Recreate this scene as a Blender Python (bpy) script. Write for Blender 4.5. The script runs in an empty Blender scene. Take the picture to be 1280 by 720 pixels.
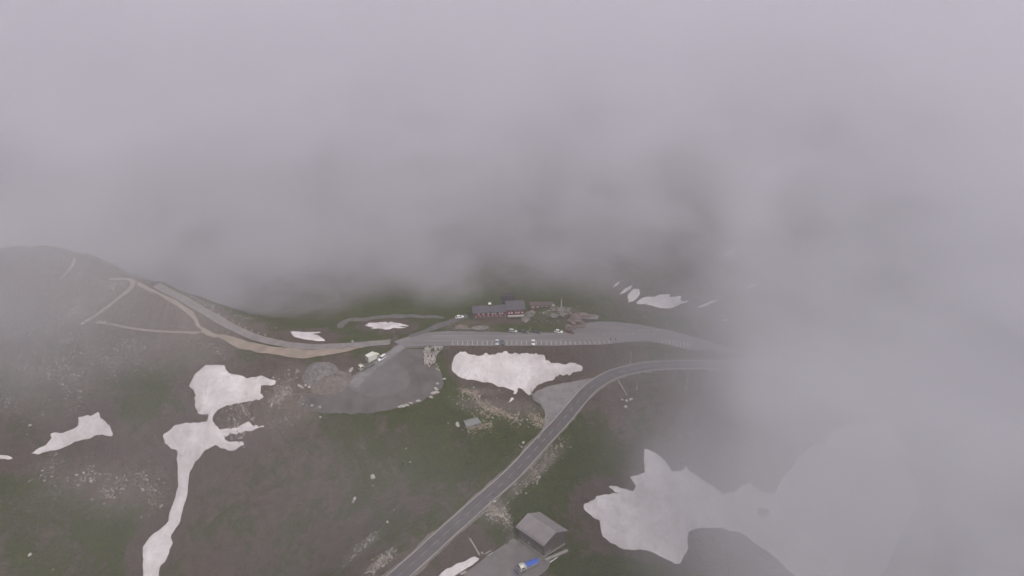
import bpy, bmesh, math, random
import numpy as np
from mathutils import Vector, Matrix
from mathutils.geometry import delaunay_2d_cdt
R = math.radians
random.seed(7); rng = np.random.default_rng(7)
scene = bpy.context.scene
COL = scene.collection

# ------------------------------------------------------------------ camera numbers
CAM_Z, PITCH, FPX = 190.0, R(29.0), 865.0      # FPX: focal length in pixels of a 1280 wide frame
cp, sp = math.cos(PITCH), math.sin(PITCH)
def ray(px, py):
    u, v = (px-640)/FPX, (360-py)/FPX
    return np.array([u, cp + v*sp, -sp + v*cp])

# ------------------------------------------------------------------ noise (numpy value noise)
_T = rng.random((256, 256))
def vnoise(x, y, s, seed=0):
    x = np.asarray(x, float)/s + 37.1*seed + 500; y = np.asarray(y, float)/s + 91.7*seed + 500
    xi = np.floor(x).astype(int); yi = np.floor(y).astype(int); fx = x-xi; fy = y-yi
    fx = fx*fx*(3-2*fx); fy = fy*fy*(3-2*fy)
    g = lambda a, b: _T[a % 256, b % 256]
    return (g(xi, yi)*(1-fx)+g(xi+1, yi)*fx)*(1-fy)+(g(xi, yi+1)*(1-fx)+g(xi+1, yi+1)*fx)*fy
def fbm(x, y, s, n=4, seed=0):
    t = 0; a = 1; w = 0
    for i in range(n):
        t = t + a*(vnoise(x, y, s, seed+i*3)-.5)*2; w += a; a *= .5; s *= .47
    return t/w
def sstep(a, b, x):
    t = np.clip((x-a)/(b-a), 0, 1); return t*t*(3-2*t)

# ------------------------------------------------------------------ landform from control heights
def at_z(px, py, z):
    d = ray(px, py); t = (z-CAM_Z)/d[2]; return d[0]*t, d[1]*t
CT = []
for px, py, z in [
    # hotel shelf and its surroundings
    (500, 428, -1), (560, 424, 0), (620, 424, 0), (700, 424, 0), (770, 418, -1.6), (840, 424, -3.8), (900, 436, -6.2), (940, 447, -8), (1010, 453, -10),
    (590, 400, 2.8), (650, 398, 3.2), (620, 408, 1.3), (700, 400, 4.0), (735, 404, 2.0), (545, 404, 1.0),
    # slope below the shelf
    (560, 450, -8), (640, 450, -8), (700, 446, -6), (640, 470, -10), (780, 440, -6.0), (850, 446, -8),
    (900, 457, -9), (820, 457, -10), (760, 471, -12), (720, 492, -13.5), (700, 528, -15.5), (671, 560, -17), (643, 590, -18.5), (560, 664, -22), (498, 720, -25),
    (660, 500, -13), (600, 500, -12),
    # turning place
    (475, 475, -4), (510, 500, -5), (440, 505, -6), (530, 450, -2.5), (445, 455, -3), (540, 480, -5), (380, 500, -7),
    (570, 490, -10), (590, 527, -15), (560, 560, -20), (500, 560, -20), (430, 545, -17),
    # open slope in front
    (400, 600, -33), (470, 620, -31), (330, 560, -24), (400, 700, -45), (300, 680, -52), (200, 700, -58), (220, 600, -38), (100, 640, -40), (0, 700, -45), (60, 550, -20), (0, 560, -14), (260, 540, -20), (290, 480, -7), (250, 460, -4),
    # sand track and left hill
    (400, 438, -1), (330, 432, .5), (300, 428, 1), (257, 417, 4), (200, 414, 8), (130, 405, 14), (100, 402, 16), (0, 440, 8), (60, 450, 5), (180, 450, 1),
    (297, 412, 3), (250, 386, 10), (210, 364, 18), (165, 350, 25), (150, 385, 18), (110, 345, 28), (110, 320, 32), (60, 309, 37), (0, 312, 37), (40, 380, 22), (30, 340, 33), (190, 385, 15), (230, 400, 9),
    (370, 430, 0), (440, 431, -.5),
    # meadow behind the hotel
    (380, 417, -4), (484, 406, -3), (440, 400, -4), (540, 385, -4), (620, 375, 0), (700, 378, 4), (760, 390, 0), (480, 360, -8), (330, 395, -14), (600, 330, -8), (420, 330, -16),
    # far right slope
    (820, 376, 1), (880, 380, 3), (905, 400, -1), (940, 357, 7), (910, 315, 15), (880, 280, 24), (960, 260, 34), (780, 366, 2), (760, 330, 4), (1000, 380, 2), (1100, 380, 0),
    # low ground on the right
    (680, 668, -30), (690, 700, -32), (640, 700, -30), (750, 560, -23), (720, 620, -27), (780, 500, -15), (850, 500, -14), (820, 510, -15), (820, 640, -34), (770, 620, -31), (900, 700, -38), (870, 680, -36), (830, 710, -38), (980, 620, -36), (950, 540, -24), (1100, 600, -38), (1200, 700, -50), (1100, 480, -16), (1000, 500, -17), (560, 712, -28), (600, 690, -28.5), (780, 690, -36),
]:
    x, y = at_z(px, py, z); CT.append((x, y, z))
CT += [(-330, 420, 0), (-240, 430, -15), (-170, 430, -20), (-235, 345, 14), (-300, 345, 12), (-165, 335, -6), (-190, 335, 0), (-115, 325, -10), (-420, 400, -10), (-420, 300, 26), (-330, 290, 32), (-500, 200, 20), (-300, 60, -60), (0, 60, -60), (300, 60, -70),
       (-500, 700, -40), (0, 700, -10), (300, 700, 90), (600, 500, 20), (600, 200, -60), (0, 1200, 60), (-800, 1200, 60), (800, 1200, 160), (1200, 300, 60), (-1200, 300, 60), (0, -300, -60), (900, -300, -60), (-900, -300, -60)]
CT = np.array(CT)
_S = 100.0
def _phi(r2):
    r = np.sqrt(r2+1e-4); return r**3/(1+.12*r*r)
_n = len(CT); _X = CT[:, :2]/_S
_A = _phi(((_X[:, None]-_X[None])**2).sum(-1)) + np.eye(_n)*.0015
_M = np.zeros((_n+3, _n+3)); _M[:_n, :_n] = _A; _M[:_n, _n] = 1; _M[:_n, _n+1:] = _X; _M[_n, :_n] = 1; _M[_n+1:, :_n] = _X.T
_W = np.linalg.solve(_M, np.concatenate([CT[:, 2], np.zeros(3)]))
def hb(x, y):
    x = np.asarray(x, float); y = np.asarray(y, float); sh = x.shape
    q = np.stack([np.clip(x.ravel(), -1300, 1300), np.clip(y.ravel(), -400, 1300)], 1)/_S
    out = np.empty(len(q))
    for i in range(0, len(q), 20000):
        c = q[i:i+20000]
        out[i:i+20000] = _phi(((c[:, None]-_X[None])**2).sum(-1)) @ _W[:_n] + _W[_n] + c @ _W[_n+1:]
    return np.clip(out.reshape(sh), -75, 240)

def march(px, py, fn):
    d = ray(px, py); t = np.linspace(150, 900, 1501); x, y, z = d[0]*t, d[1]*t, CAM_Z+d[2]*t
    below = z < fn(x, y)
    if not below.any(): return np.array([x[-1], y[-1]])
    i = int(np.argmax(below)); a, b = t[max(i-1, 0)], t[i]
    for _ in range(14):
        m = (a+b)/2
        if CAM_Z+d[2]*m < float(fn(np.array([d[0]*m]), np.array([d[1]*m]))[0]): b = m
        else: a = m
    return np.array([d[0]*b, d[1]*b])

def seg_dist(X, Y, pts, closed=False, zs=None):
    """distance to a polyline, and the height of the nearest point on it"""
    best = np.full(X.shape, 1e9); bz = np.zeros(X.shape); n = len(pts)
    for i in range(n if closed else n-1):
        a, b = pts[i], pts[(i+1) % n]; d = b-a; L = max(float(d@d), 1e-9)
        t = np.clip(((X-a[0])*d[0]+(Y-a[1])*d[1])/L, 0, 1)
        q = np.hypot(X-a[0]-t*d[0], Y-a[1]-t*d[1]); m = q < best; best[m] = q[m]
        if zs is not None: bz[m] = (zs[i]+(zs[(i+1) % n]-zs[i])*t)[m]
    return best, bz
def inside(X, Y, pts):
    r = np.zeros(X.shape, bool); n = len(pts)
    for i in range(n):
        (x1, y1), (x2, y2) = pts[i], pts[(i+1) % n]
        if y1 == y2: continue
        c = ((y1 > Y) != (y2 > Y)) & (X < (x2-x1)*(Y-y1)/(y2-y1)+x1); r ^= c
    return r
def sdf(X, Y, pts):      # positive inside
    d, _ = seg_dist(X, Y, pts, True); return np.where(inside(X, Y, pts), d, -d)
def smooth(pts, step):
    """Catmull-Rom, then even spacing"""
    P = [2*pts[0]-pts[1]] + list(pts) + [2*pts[-1]-pts[-2]]; out = []
    for i in range(1, len(P)-2):
        for t in np.linspace(0, 1, 12, endpoint=False):
            a, b, c, d = P[i-1:i+3]
            out.append(.5*((2*b)+(-a+c)*t+(2*a-5*b+4*c-d)*t*t+(-a+3*b-3*c+d)*t**3))
    out.append(P[-2]); out = np.array(out)
    s = np.concatenate([[0], np.cumsum(np.hypot(*np.diff(out, axis=0).T))]); n = max(2, int(s[-1]/step)+1); q = np.linspace(0, s[-1], n)
    return np.stack([np.interp(q, s, out[:, 0]), np.interp(q, s, out[:, 1])], 1)

# ------------------------------------------------------------------ roads and open places, traced on the landform
def trace(pp, fn=hb): return [march(px, py, fn) for px, py in pp]
LINES = {
 'pass_road':   (7.2, [(380, 830), (440, 773), (498, 720), (560, 664), (600, 628.5), (643, 590), (671, 559.5), (701, 527.5), (720, 505), (737.5, 486), (760, 471), (785, 462.8), (820, 457.4), (860, 455.8), (897, 456.6), (960, 459), (1040, 465)]),
 'ridge_road':  (5.0, [(488, 427.5), (470, 429), (445, 431.2), (420, 433), (391, 433.5), (365, 431.8), (344, 428), (320.6, 422), (297, 412), (274, 400), (250, 386), (227, 372.5), (210, 364), (195, 356)]),
 'driveway':    (3.6, [(512, 421), (530, 414.5), (545, 408), (570, 399.5), (584, 394.5)]),
 'lower_track': (1.8, [(268, 419.5), (257, 416.5), (240, 415.8), (200, 414.5), (170, 411), (150, 407.5), (132, 404.5), (118, 402.5), (107, 401.5)]),
 'upper_track': (2.2, [(268, 421), (258, 415), (247.5, 406), (240, 393), (225, 381), (207.5, 371.5), (192, 364.5), (178, 357), (168, 351.5)]),
 'switchback_track': (2.2, [(136, 349), (150, 348.5), (162, 349.5), (165, 356), (157.5, 366), (140, 380), (120, 394), (106, 401.5)]),
 'hill_path':   (1.2, [(93, 322), (91, 331), (84, 340), (75, 349)]),
 'meadow_road': (3.2, [(426, 410), (425, 406.5), (430, 402.5), (438, 400), (453, 399), (470, 396.5), (490, 395), (512.5, 395.3), (535, 395.8), (555, 397.4)]),
 'barn_path':   (.7, [(633, 651), (637, 658), (641, 667)]),
}
AREAS = {
 'car_park': [(492, 427.5), (500, 424), (515, 419.5), (530, 416), (560, 414), (600, 414.5), (640, 416), (700, 416), (712, 412.5), (725, 405.5), (745, 402), (770, 402.5), (800, 406), (840, 413.5), (880, 425), (905, 433), (930, 441), (960, 448), (950, 450), (925, 446.5), (895, 441), (860, 436.5), (830, 429.5), (810, 426.5), (785, 427.5), (750, 431), (700, 432.3), (600, 432.3), (560, 432), (530, 432.5), (505, 433)],
 'turning_place': [(505, 429), (519, 430), (528, 433), (529, 455), (545, 457.5), (552.5, 468), (555, 480), (546, 492.5), (527, 501.5), (500, 510.5), (470, 516), (430, 517), (395, 514), (372, 506), (378, 494), (400, 489), (430, 486), (436, 477), (445, 467), (467, 451), (495, 434.5)],
 'lay_by': [(756, 468), (720, 471), (692, 474.5), (672.5, 481), (665.5, 487.5), (666.5, 494), (675, 500), (681.5, 510), (683, 522), (679, 537), (672, 553), (690, 545), (740, 492)],
 'sand_clearing': [(257, 414.5), (268, 417.5), (280, 418), (300, 424.5), (320, 430), (344, 433.5), (391, 437), (430, 435.5), (461, 431.8), (445, 437), (414, 443), (379, 448.5), (358, 446), (325, 441), (297, 435), (278, 424), (257, 419)],
 'barn_yard': [(638, 676), (648, 676.5), (681, 698.5), (690, 700), (684, 712), (672, 722), (664, 740), (560, 740), (575, 722), (600, 702), (622, 686)],
}
road = {}
for k, (w, pp) in LINES.items():
    c = smooth(trace(pp), 2.0); z = hb(c[:, 0], c[:, 1])
    for _ in range(6): z[1:-1] = (z[:-2]+z[1:-1]*2+z[2:])/4
    road[k] = (w, c, z)
PARK_Z = lambda x, y: -7.5*sstep(20, 125, x) - 1.0*sstep(-40, -70, x)
area = {k: np.array(trace(v, PARK_Z if k == 'car_park' else (lambda x, y: np.full(np.shape(x), -31.0)) if k == 'barn_yard' else hb)) for k, v in AREAS.items()}

def axis(lo, hi, step, far_lo, far_hi):
    a = list(np.arange(lo, hi+.01, step)); s = step
    while a[-1] < far_hi: s *= 1.13; a.append(a[-1]+s)
    s = step; b = [a[0]]
    while b[-1] > far_lo: s *= 1.13; b.append(b[-1]-s)
    return np.array(b[:0:-1]+a)
GX = axis(-340, 235, 1.5, -2200, 2200); GY = axis(125, 470, 1.5, -900, 3200)
XX, YY = np.meshgrid(GX, GY, indexing='ij')
ZZ = hb(XX, YY)
near = (YY < 620) & (YY > 80) & (np.abs(XX) < 450)
flat = np.zeros(XX.shape)            # 1 where the ground was levelled
Zt = ZZ.copy()
def sub(fn):                          # work only on the near part of the grid
    i = np.where(near.any(1))[0]; j = np.where(near.any(0))[0]; return slice(i[0], i[-1]+1), slice(j[0], j[-1]+1)
SL = sub(None); XS, YS = XX[SL], YY[SL]
for k, pts in area.items():
    d = sdf(XS, YS, pts); w = sstep(-5, -.6, d); base = Zt[SL]
    if k == 'car_park': tgt = PARK_Z(XS, YS)
    elif k == 'barn_yard': tgt = np.full(XS.shape, -31.0)
    elif k == 'lay_by': tgt = seg_dist(XS, YS, road['pass_road'][1], False, road['pass_road'][2])[1]
    else: tgt = base
    Zt[SL] = base*(1-w)+tgt*w; flat[SL] = np.maximum(flat[SL], w)
def rect(x, y, yaw, x0, x1, y0, y1):
    c_, s_ = math.cos(yaw), math.sin(yaw); return np.array([[x+a*c_-b*s_, y+a*s_+b*c_] for a, b in ((x0, y0), (x1, y0), (x1, y1), (x0, y1))])
HOTEL = (*at_z(592, 399, 3.0), R(5.6)); BARN_Z = -31.0; HUT = (*at_z(590, 531, -14.3), R(22))
PADS = [(rect(*HOTEL, -1, 28, -1.2, 12), 3.0), (np.array([at_z(680, 697, BARN_Z), at_z(712, 688, BARN_Z), at_z(696, 664, BARN_Z+4), at_z(646, 672, BARN_Z)]), BARN_Z), (rect(*HUT, -4.5, 4.5, -3, 3), -14.3)]
for pts, z_ in PADS:
    d = sdf(XS, YS, pts); w = sstep(-5, -.8, d); Zt[SL] = Zt[SL]*(1-w)+z_*w; flat[SL] = np.maximum(flat[SL], w)
for k, (w, c, z) in road.items():
    d, bz = seg_dist(XS, YS, c, False, z)
    if k in ('driveway', 'ridge_road'):
        q = sdf(XS, YS, area['car_park']); keep = sstep(-6, 0, q)
    else: keep = 0
    m = 1-sstep(w/2+.9, w/2+(4.5 if w > 3 else 2.2), d)
    m = m*(1-keep); Zt[SL] = Zt[SL]*(1-m)+bz*m; flat[SL] = np.maximum(flat[SL], m)
rough = fbm(XX, YY, 38, 5, 1)*2.6 + fbm(XX, YY, 9, 4, 5)*.9
gully = -np.abs(fbm(XX*1.25, YY*.55, 26, 4, 9))*3.4 + 1.0
rough = rough + gully*sstep(-250, -60, -np.abs(XX+100))*.6
hillm = sstep(-140, -230, XX)
rough = rough + (np.abs(fbm(XX, YY, 17, 5, 21))*5.0-1.6)*hillm + fbm(XX, YY, 120, 4, 30)*14*sstep(480, 900, YY)
Zt = Zt + rough*(1-flat)
# a knob of rock beside the hotel
kx, ky = at_z(712, 396, 6)
def bump(X, Y, x, y, rx, ry, h): return h*np.exp(-(((X-x)/rx)**2+((Y-y)/ry)**2))
Zt = Zt + bump(XX, YY, kx, ky, 9, 6, 3.5)*(1-flat)*(1+.5*fbm(XX, YY, 5, 3, 40))
gmound = at_z(885, 700, -42)
def H(x, y):
    x = np.asarray(x, float); y = np.asarray(y, float)
    i = np.clip(np.searchsorted(GX, x, 'right')-1, 0, len(GX)-2); j = np.clip(np.searchsorted(GY, y, 'right')-1, 0, len(GY)-2)
    u = (x-GX[i])/(GX[i+1]-GX[i]); v = (y-GY[j])/(GY[j+1]-GY[j])
    a, b, c, d = Zt[i, j], Zt[i+1, j], Zt[i+1, j+1], Zt[i, j+1]
    return np.where(u > v, a+(b-a)*u+(c-b)*v, a+(c-d)*u+(d-a)*v)
def P(px, py, dz=0.0):
    q = march(px, py, H); return Vector((q[0], q[1], float(H(q[0], q[1]))+dz))
def hz(x, y): return float(H(x, y))

# ------------------------------------------------------------------ materials
MATS = {}
def nt(name):
    m = bpy.data.materials.new(name); m.use_nodes = True; t = m.node_tree; b = t.nodes['Principled BSDF']; MATS[name] = m
    return m, t, b
def N(t, kind, **kw):
    n = t.nodes.new(kind)
    for k, v in kw.items():
        if k in n.inputs: n.inputs[k].default_value = v
        else: setattr(n, k, v)
    return n
def noise_fac(t, scale, detail=6, rough_=.6, lo=.35, hi=.65, src=None, stretch=None):
    g = N(t, 'ShaderNodeNewGeometry'); o = g.outputs['Position']
    if src == 'obj': o = N(t, 'ShaderNodeTexCoord').outputs['Object']
    if stretch:
        mp = N(t, 'ShaderNodeMapping'); mp.inputs['Scale'].default_value = stretch; t.links.new(o, mp.inputs['Vector']); o = mp.outputs[0]
    n = N(t, 'ShaderNodeTexNoise'); n.inputs['Scale'].default_value = scale; n.inputs['Detail'].default_value = detail; n.inputs['Roughness'].default_value = rough_
    t.links.new(o, n.inputs['Vector'])
    r = N(t, 'ShaderNodeMapRange'); r.inputs['From Min'].default_value = lo; r.inputs['From Max'].default_value = hi; t.links.new(n.outputs['Fac'], r.inputs['Value'])
    return r.outputs['Result']
def mix(t, f, a, b):
    m = N(t, 'ShaderNodeMix', data_type='RGBA')
    for s, v in ((m.inputs[0], f), (m.inputs[6], a), (m.inputs[7], b)):
        if isinstance(v, (int, float)): s.default_value = v
        elif isinstance(v, tuple): s.default_value = (*v, 1)
        else: t.links.new(v, s)
    return m.outputs[2]
def math_(t, op, a, b=None, c=None, clamp=False):
    m = N(t, 'ShaderNodeMath', operation=op); m.use_clamp = clamp
    for s, v in zip(m.inputs, (a, b, c)):
        if v is None: continue
        if isinstance(v, (int, float)): s.default_value = v
        else: t.links.new(v, s)
    return m.outputs[0]
def bump_(t, b, h, strength=.5, dist=.1):
    n = N(t, 'ShaderNodeBump'); n.inputs['Strength'].default_value = strength; n.inputs['Distance'].default_value = dist
    t.links.new(h, n.inputs['Height']); t.links.new(n.outputs[0], b.inputs['Normal'])
def mat(name, c1, c2=None, scale=2.0, rough=.85, lo=.35, hi=.65, spec=.3, metal=0, bump=0, src=None, stretch=None):
    if name in MATS: return MATS[name]
    m, t, b = nt(name); b.inputs['Roughness'].default_value = rough; b.inputs['Specular IOR Level'].default_value = spec; b.inputs['Metallic'].default_value = metal
    if c2 is None: c2 = tuple(v*.82 for v in c1)
    f = noise_fac(t, scale, 5, .6, lo, hi, src, stretch); t.links.new(mix(t, f, c1, c2), b.inputs['Base Color'])
    if bump: bump_(t, b, f, .6, bump)
    return m

# ------------------------------------------------------------------ object helpers
def link(name, me, m=None, parent=None, loc=None, rotz=0):
    o = bpy.data.objects.new(name, me); COL.objects.link(o)
    if m is not None: me.materials.append(m)
    if parent is not None: o.parent = parent
    if loc is not None: o.location = loc
    if rotz: o.rotation_euler.z = rotz
    return o
def tag(o, label=None, cat=None, group=None, kind=None):
    if label: o['label'] = label
    if cat: o['category'] = cat
    if group: o['group'] = group
    if kind: o['kind'] = kind
    return o
def thing(name, label, cat, loc=(0, 0, 0), rotz=0, group=None):
    o = bpy.data.objects.new(name, None); COL.objects.link(o); o.empty_display_size = .5
    o.location = loc; o.rotation_euler.z = rotz
    return tag(o, label, cat, group)
def mesh_of(V, F, smooth_=False):
    me = bpy.data.meshes.new('mesh'); me.from_pydata([tuple(map(float, v)) for v in V], [], F); me.validate(); me.update()
    if smooth_: me.polygons.foreach_set('use_smooth', [True]*len(me.polygons))
    return me
def copy_tree(o, parent=None):
    c = o.copy(); COL.objects.link(c); c.parent = parent
    for ch in list(o.children): copy_tree(ch, c)
    return c
def box(bm, x0, x1, y0, y1, z0, z1, bev=0):
    r = bmesh.ops.create_cube(bm, size=1); vs = r['verts']
    for v in vs: v.co = Vector(((x0+x1)/2+v.co.x*(x1-x0), (y0+y1)/2+v.co.y*(y1-y0), (z0+z1)/2+v.co.z*(z1-z0)))
    if bev:
        es = list({e for v in vs for e in v.link_edges}); bmesh.ops.bevel(bm, geom=es, offset=bev, segments=2, affect='EDGES', profile=.5)
def cyl(bm, p, axis_, r, h, seg=16, r2=None):
    q = bmesh.ops.create_cone(bm, cap_ends=True, segments=seg, radius1=r, radius2=r if r2 is None else r2, depth=h)
    m = Matrix.Translation(Vector(p)) @ Vector(axis_).to_track_quat('Z', 'Y').to_matrix().to_4x4()
    bmesh.ops.transform(bm, matrix=m, verts=q['verts'])
def done(bm, smooth_=False):
    me = bpy.data.meshes.new('mesh'); bm.normal_update(); bm.to_mesh(me); bm.free()
    if smooth_: me.polygons.foreach_set('use_smooth', [True]*len(me.polygons))
    return me
def prof(bm, pts, y0, y1):
    """closed side outline (x, z) pushed out along y"""
    a = [bm.verts.new((x, y0, z)) for x, z in pts]; b = [bm.verts.new((x, y1, z)) for x, z in pts]; n = len(pts)
    bm.faces.new(a[::-1]); bm.faces.new(b)
    for i in range(n): bm.faces.new((a[i], a[(i+1) % n], b[(i+1) % n], b[i]))

# ------------------------------------------------------------------ camera, world, sun
cam = bpy.data.cameras.new('camera'); cam.sensor_width = 36; cam.lens = 36*FPX/1280; cam.clip_start = .5; cam.clip_end = 6000
co = bpy.data.objects.new('camera', cam); COL.objects.link(co); co.location = (0, 0, CAM_Z); co.rotation_euler = (math.pi/2-PITCH, 0, 0); scene.camera = co
SUN_EL, SUN_AZ = 58, 150
w = bpy.data.worlds.new('World'); scene.world = w; w.use_nodes = True; t = w.node_tree; bg = t.nodes['Background']
sky = N(t, 'ShaderNodeTexSky', sky_type='NISHITA'); sky.sun_disc = False; sky.sun_elevation = R(SUN_EL); sky.sun_rotation = R(SUN_AZ); sky.air_density = 1.0; sky.dust_density = 6; sky.ozone_density = 1
hs = N(t, 'ShaderNodeHueSaturation'); hs.inputs['Saturation'].default_value = .4
t.links.new(sky.outputs[0], hs.inputs['Color']); t.links.new(mix(t, 1.0, (1, 1, 1), (1, 1, 1)), bg.inputs['Color'])
tn = N(t, 'ShaderNodeMix', data_type='RGBA', blend_type='MULTIPLY'); tn.inputs[0].default_value = 1; tn.inputs[7].default_value = (1.0, .972, 1.0, 1)
t.links.new(hs.outputs[0], tn.inputs[6]); t.links.new(tn.outputs[2], bg.inputs['Color']); bg.inputs['Strength'].default_value = SKY_STR = .12
sl = bpy.data.lights.new('sun', 'SUN'); sl.energy = 1.0; sl.angle = R(20); sl.color = (1, .97, .95)
so = bpy.data.objects.new('sun', sl); COL.objects.link(so); so.rotation_euler = (R(90-SUN_EL), 0, R(180-SUN_AZ))
vs = scene.view_settings; vs.view_transform = 'Standard'; vs.look = 'None'; vs.gamma = 1; vs.use_curve_mapping = False; vs.exposure = 0.0
cy = scene.cycles; cy.volume_bounces = 8; cy.max_bounces = 10; cy.diffuse_bounces = 2; cy.use_denoising = True
try: cy.denoiser = 'OPENIMAGEDENOISE'
except Exception: pass

# ------------------------------------------------------------------ ground sheet
nx, ny = XX.shape
V = np.stack([XX.ravel(), YY.ravel(), Zt.ravel()], 1)
idx = np.arange(nx*ny).reshape(nx, ny); a, b, c, d = idx[:-1, :-1].ravel(), idx[1:, :-1].ravel(), idx[1:, 1:].ravel(), idx[:-1, 1:].ravel()
F = np.concatenate([np.stack([a, b, c], 1), np.stack([a, c, d], 1)])
me = bpy.data.meshes.new('ground'); me.vertices.add(len(V)); me.vertices.foreach_set('co', V.ravel()); me.loops.add(F.size); me.loops.foreach_set('vertex_index', F.ravel().astype(np.int32))
me.polygons.add(len(F)); me.polygons.foreach_set('loop_start', np.arange(0, F.size, 3, dtype=np.int32)); me.polygons.foreach_set('loop_total', np.full(len(F), 3, np.int32)); me.update()
me.polygons.foreach_set('use_smooth', np.ones(len(F), bool))
# what grows where: R grass, G stones, B bare dark soil
zone = np.zeros((nx, ny, 4)); zone[..., 3] = 1; zone[..., 0] = .42; zone[..., 1] = .06; zone[..., 2] = .25
def blob(ch, px, py, rx, ry, val, ang=0):
    """a patch of growth round the point seen there; rx, ry in metres"""
    q = march(px, py, hb); X, Y = XX-q[0], YY-q[1]; ca, sa = math.cos(R(ang)), math.sin(R(ang)); u, v = X*ca+Y*sa, -X*sa+Y*ca
    m = np.exp(-((u/rx)**2+(v/ry)**2)**1.5); zone[..., ch] = zone[..., ch]*(1-m)+val*m
#GREEN
for a_ in [(500, 440, 16, 5, .95), (560, 470, 10, 14, .95), (575, 510, 16, 9, 1), (640, 545, 22, 12, 1), (600, 570, 26, 14, .85), (540, 560, 30, 10, .8), (470, 540, 22, 8, .7), (700, 600, 30, 16, 1), (720, 570, 18, 20, .95), (640, 640, 22, 10, 1), (720, 545, 12, 10, .9), (660, 520, 9, 6, 1), (700, 690, 26, 10, .75), (740, 700, 20, 10, .8),
           (480, 395, 90, 26, .95), (600, 380, 60, 20, 1), (680, 370, 40, 20, .9), (440, 415, 40, 7, .85), (655, 405, 17, 4, 1), (690, 396, 10, 3, .9),
           (180, 480, 22, 14, .85), (50, 640, 45, 22, .9), (130, 690, 30, 14, .75), (20, 480, 25, 14, .85), (110, 480, 22, 10, .8), (480, 600, 26, 12, .7), (850, 400, 30, 16, .75), (790, 560, 20, 10, .6), (250, 520, 14, 8, .6)]:
    blob(0, *a_)
for a_ in [(640, 438, 60, 4, .12), (740, 445, 40, 8, .1), (620, 500, 14, 6, .25), (690, 460, 20, 5, .05), (380, 465, 40, 9, .12), (330, 640, 50, 22, .28), (400, 560, 30, 8, .35), (170, 590, 40, 14, .3), (195, 388, 45, 20, .03), (60, 350, 60, 40, .15), (420, 680, 40, 16, .3), (760, 640, 14, 12, .2), (620, 402, 18, 2.6, .05), (850, 470, 60, 12, .1), (820, 510, 40, 14, .15), (440, 340, 60, 60, .5), (540, 690, 20, 9, .3), (350, 420, 40, 5, .15), (760, 670, 18, 12, .35)]:
    blob(0, *a_)
for a_ in [(626, 640, 2.2, 7, .95, 28), (618, 634, 4, 3, 1), (675, 585, 2.2, 16, 1, -42), (650, 608, 2.2, 10, .9, -42), (475, 702, 2.0, 9, .8, -45), (190, 388, 42, 20, 1.0), (95, 440, 16, 20, .95), (60, 455, 22, 10, .8), (210, 440, 26, 9, .7), (330, 520, 20, 9, .75), (380, 470, 20, 8, .55), (600, 490, 10, 3, .8), (610, 507, 16, 4, .7), (650, 512, 12, 5, .75), (130, 610, 26, 9, .6), (660, 575, 6, 14, .7, -42), (700, 395, 13, 6, .55), (730, 400, 14, 5, .55), (380, 508, 9, 6, .9), (350, 500, 12, 6, .9), (600, 410, 10, 3, .6), (450, 690, 9, 4, .7, 40), (40, 500, 16, 8, .6), (60, 340, 70, 30, .45), (570, 405, 8, 4, .6), (615, 640, 5, 5, .8), (850, 360, 60, 40, .3), (640, 680, 3, 6, .7), (520, 690, 16, 4, .5, 42), (430, 470, 8, 4, .6), (190, 388, 36, 17, 1.0), (230, 400, 16, 9, .95)]:
    blob(1, *a_)
for a_ in [(640, 440, 60, 5, .9), (740, 445, 40, 9, .85), (620, 500, 14, 6, .6), (330, 450, 60, 6, .6), (400, 690, 60, 20, .6), (620, 403, 18, 3, .9), (730, 396, 12, 6, .7)]:
    blob(2, *a_)
zone[..., 0] *= 1-hillm*.35
ca_ = me.color_attributes.new('zone', 'FLOAT_COLOR', 'POINT'); ca_.data.foreach_set('color', zone.ravel().astype(np.float32))
m, t, b = nt('alpine_ground'); b.inputs['Roughness'].default_value = .95; b.inputs['Specular IOR Level'].default_value = .12
at = N(t, 'ShaderNodeAttribute', attribute_name='zone'); sx = N(t, 'ShaderNodeSeparateColor'); t.links.new(at.outputs['Color'], sx.inputs[0])
big = noise_fac(t, .045, 8, .66, .36, .64); mid = noise_fac(t, .22, 9, .72, .36, .64); fine = noise_fac(t, 1.1, 6, .78, .38, .62); fine2 = noise_fac(t, 5.5, 4, .7, .35, .65)
soil = mix(t, mid, (.195, .145, .105), (.072, .052, .037))
soil = mix(t, math_(t, 'MULTIPLY', sx.outputs[2], .7), soil, (.074, .047, .036)); soil = mix(t, math_(t, 'MULTIPLY', fine, .55), soil, (.20, .165, .135))
grass = mix(t, mid, (.048, .082, .004), (.098, .126, .008)); grass = mix(t, math_(t, 'MULTIPLY', fine, .6), grass, (.020, .028, .006))
# coverage: zone value against layered noise
nz = math_(t, 'ADD', math_(t, 'MULTIPLY', big, .45), math_(t, 'ADD', math_(t, 'MULTIPLY', mid, .33), math_(t, 'MULTIPLY', fine, .22)))
cover = N(t, 'ShaderNodeMapRange'); t.links.new(math_(t, 'SUBTRACT', math_(t, 'ADD', sx.outputs[0], math_(t, 'MULTIPLY', nz, 1.3)), .65), cover.inputs[0]); cover.inputs[1].default_value = .28; cover.inputs[2].default_value = .62
col = mix(t, cover.outputs[0], soil, grass)
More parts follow.
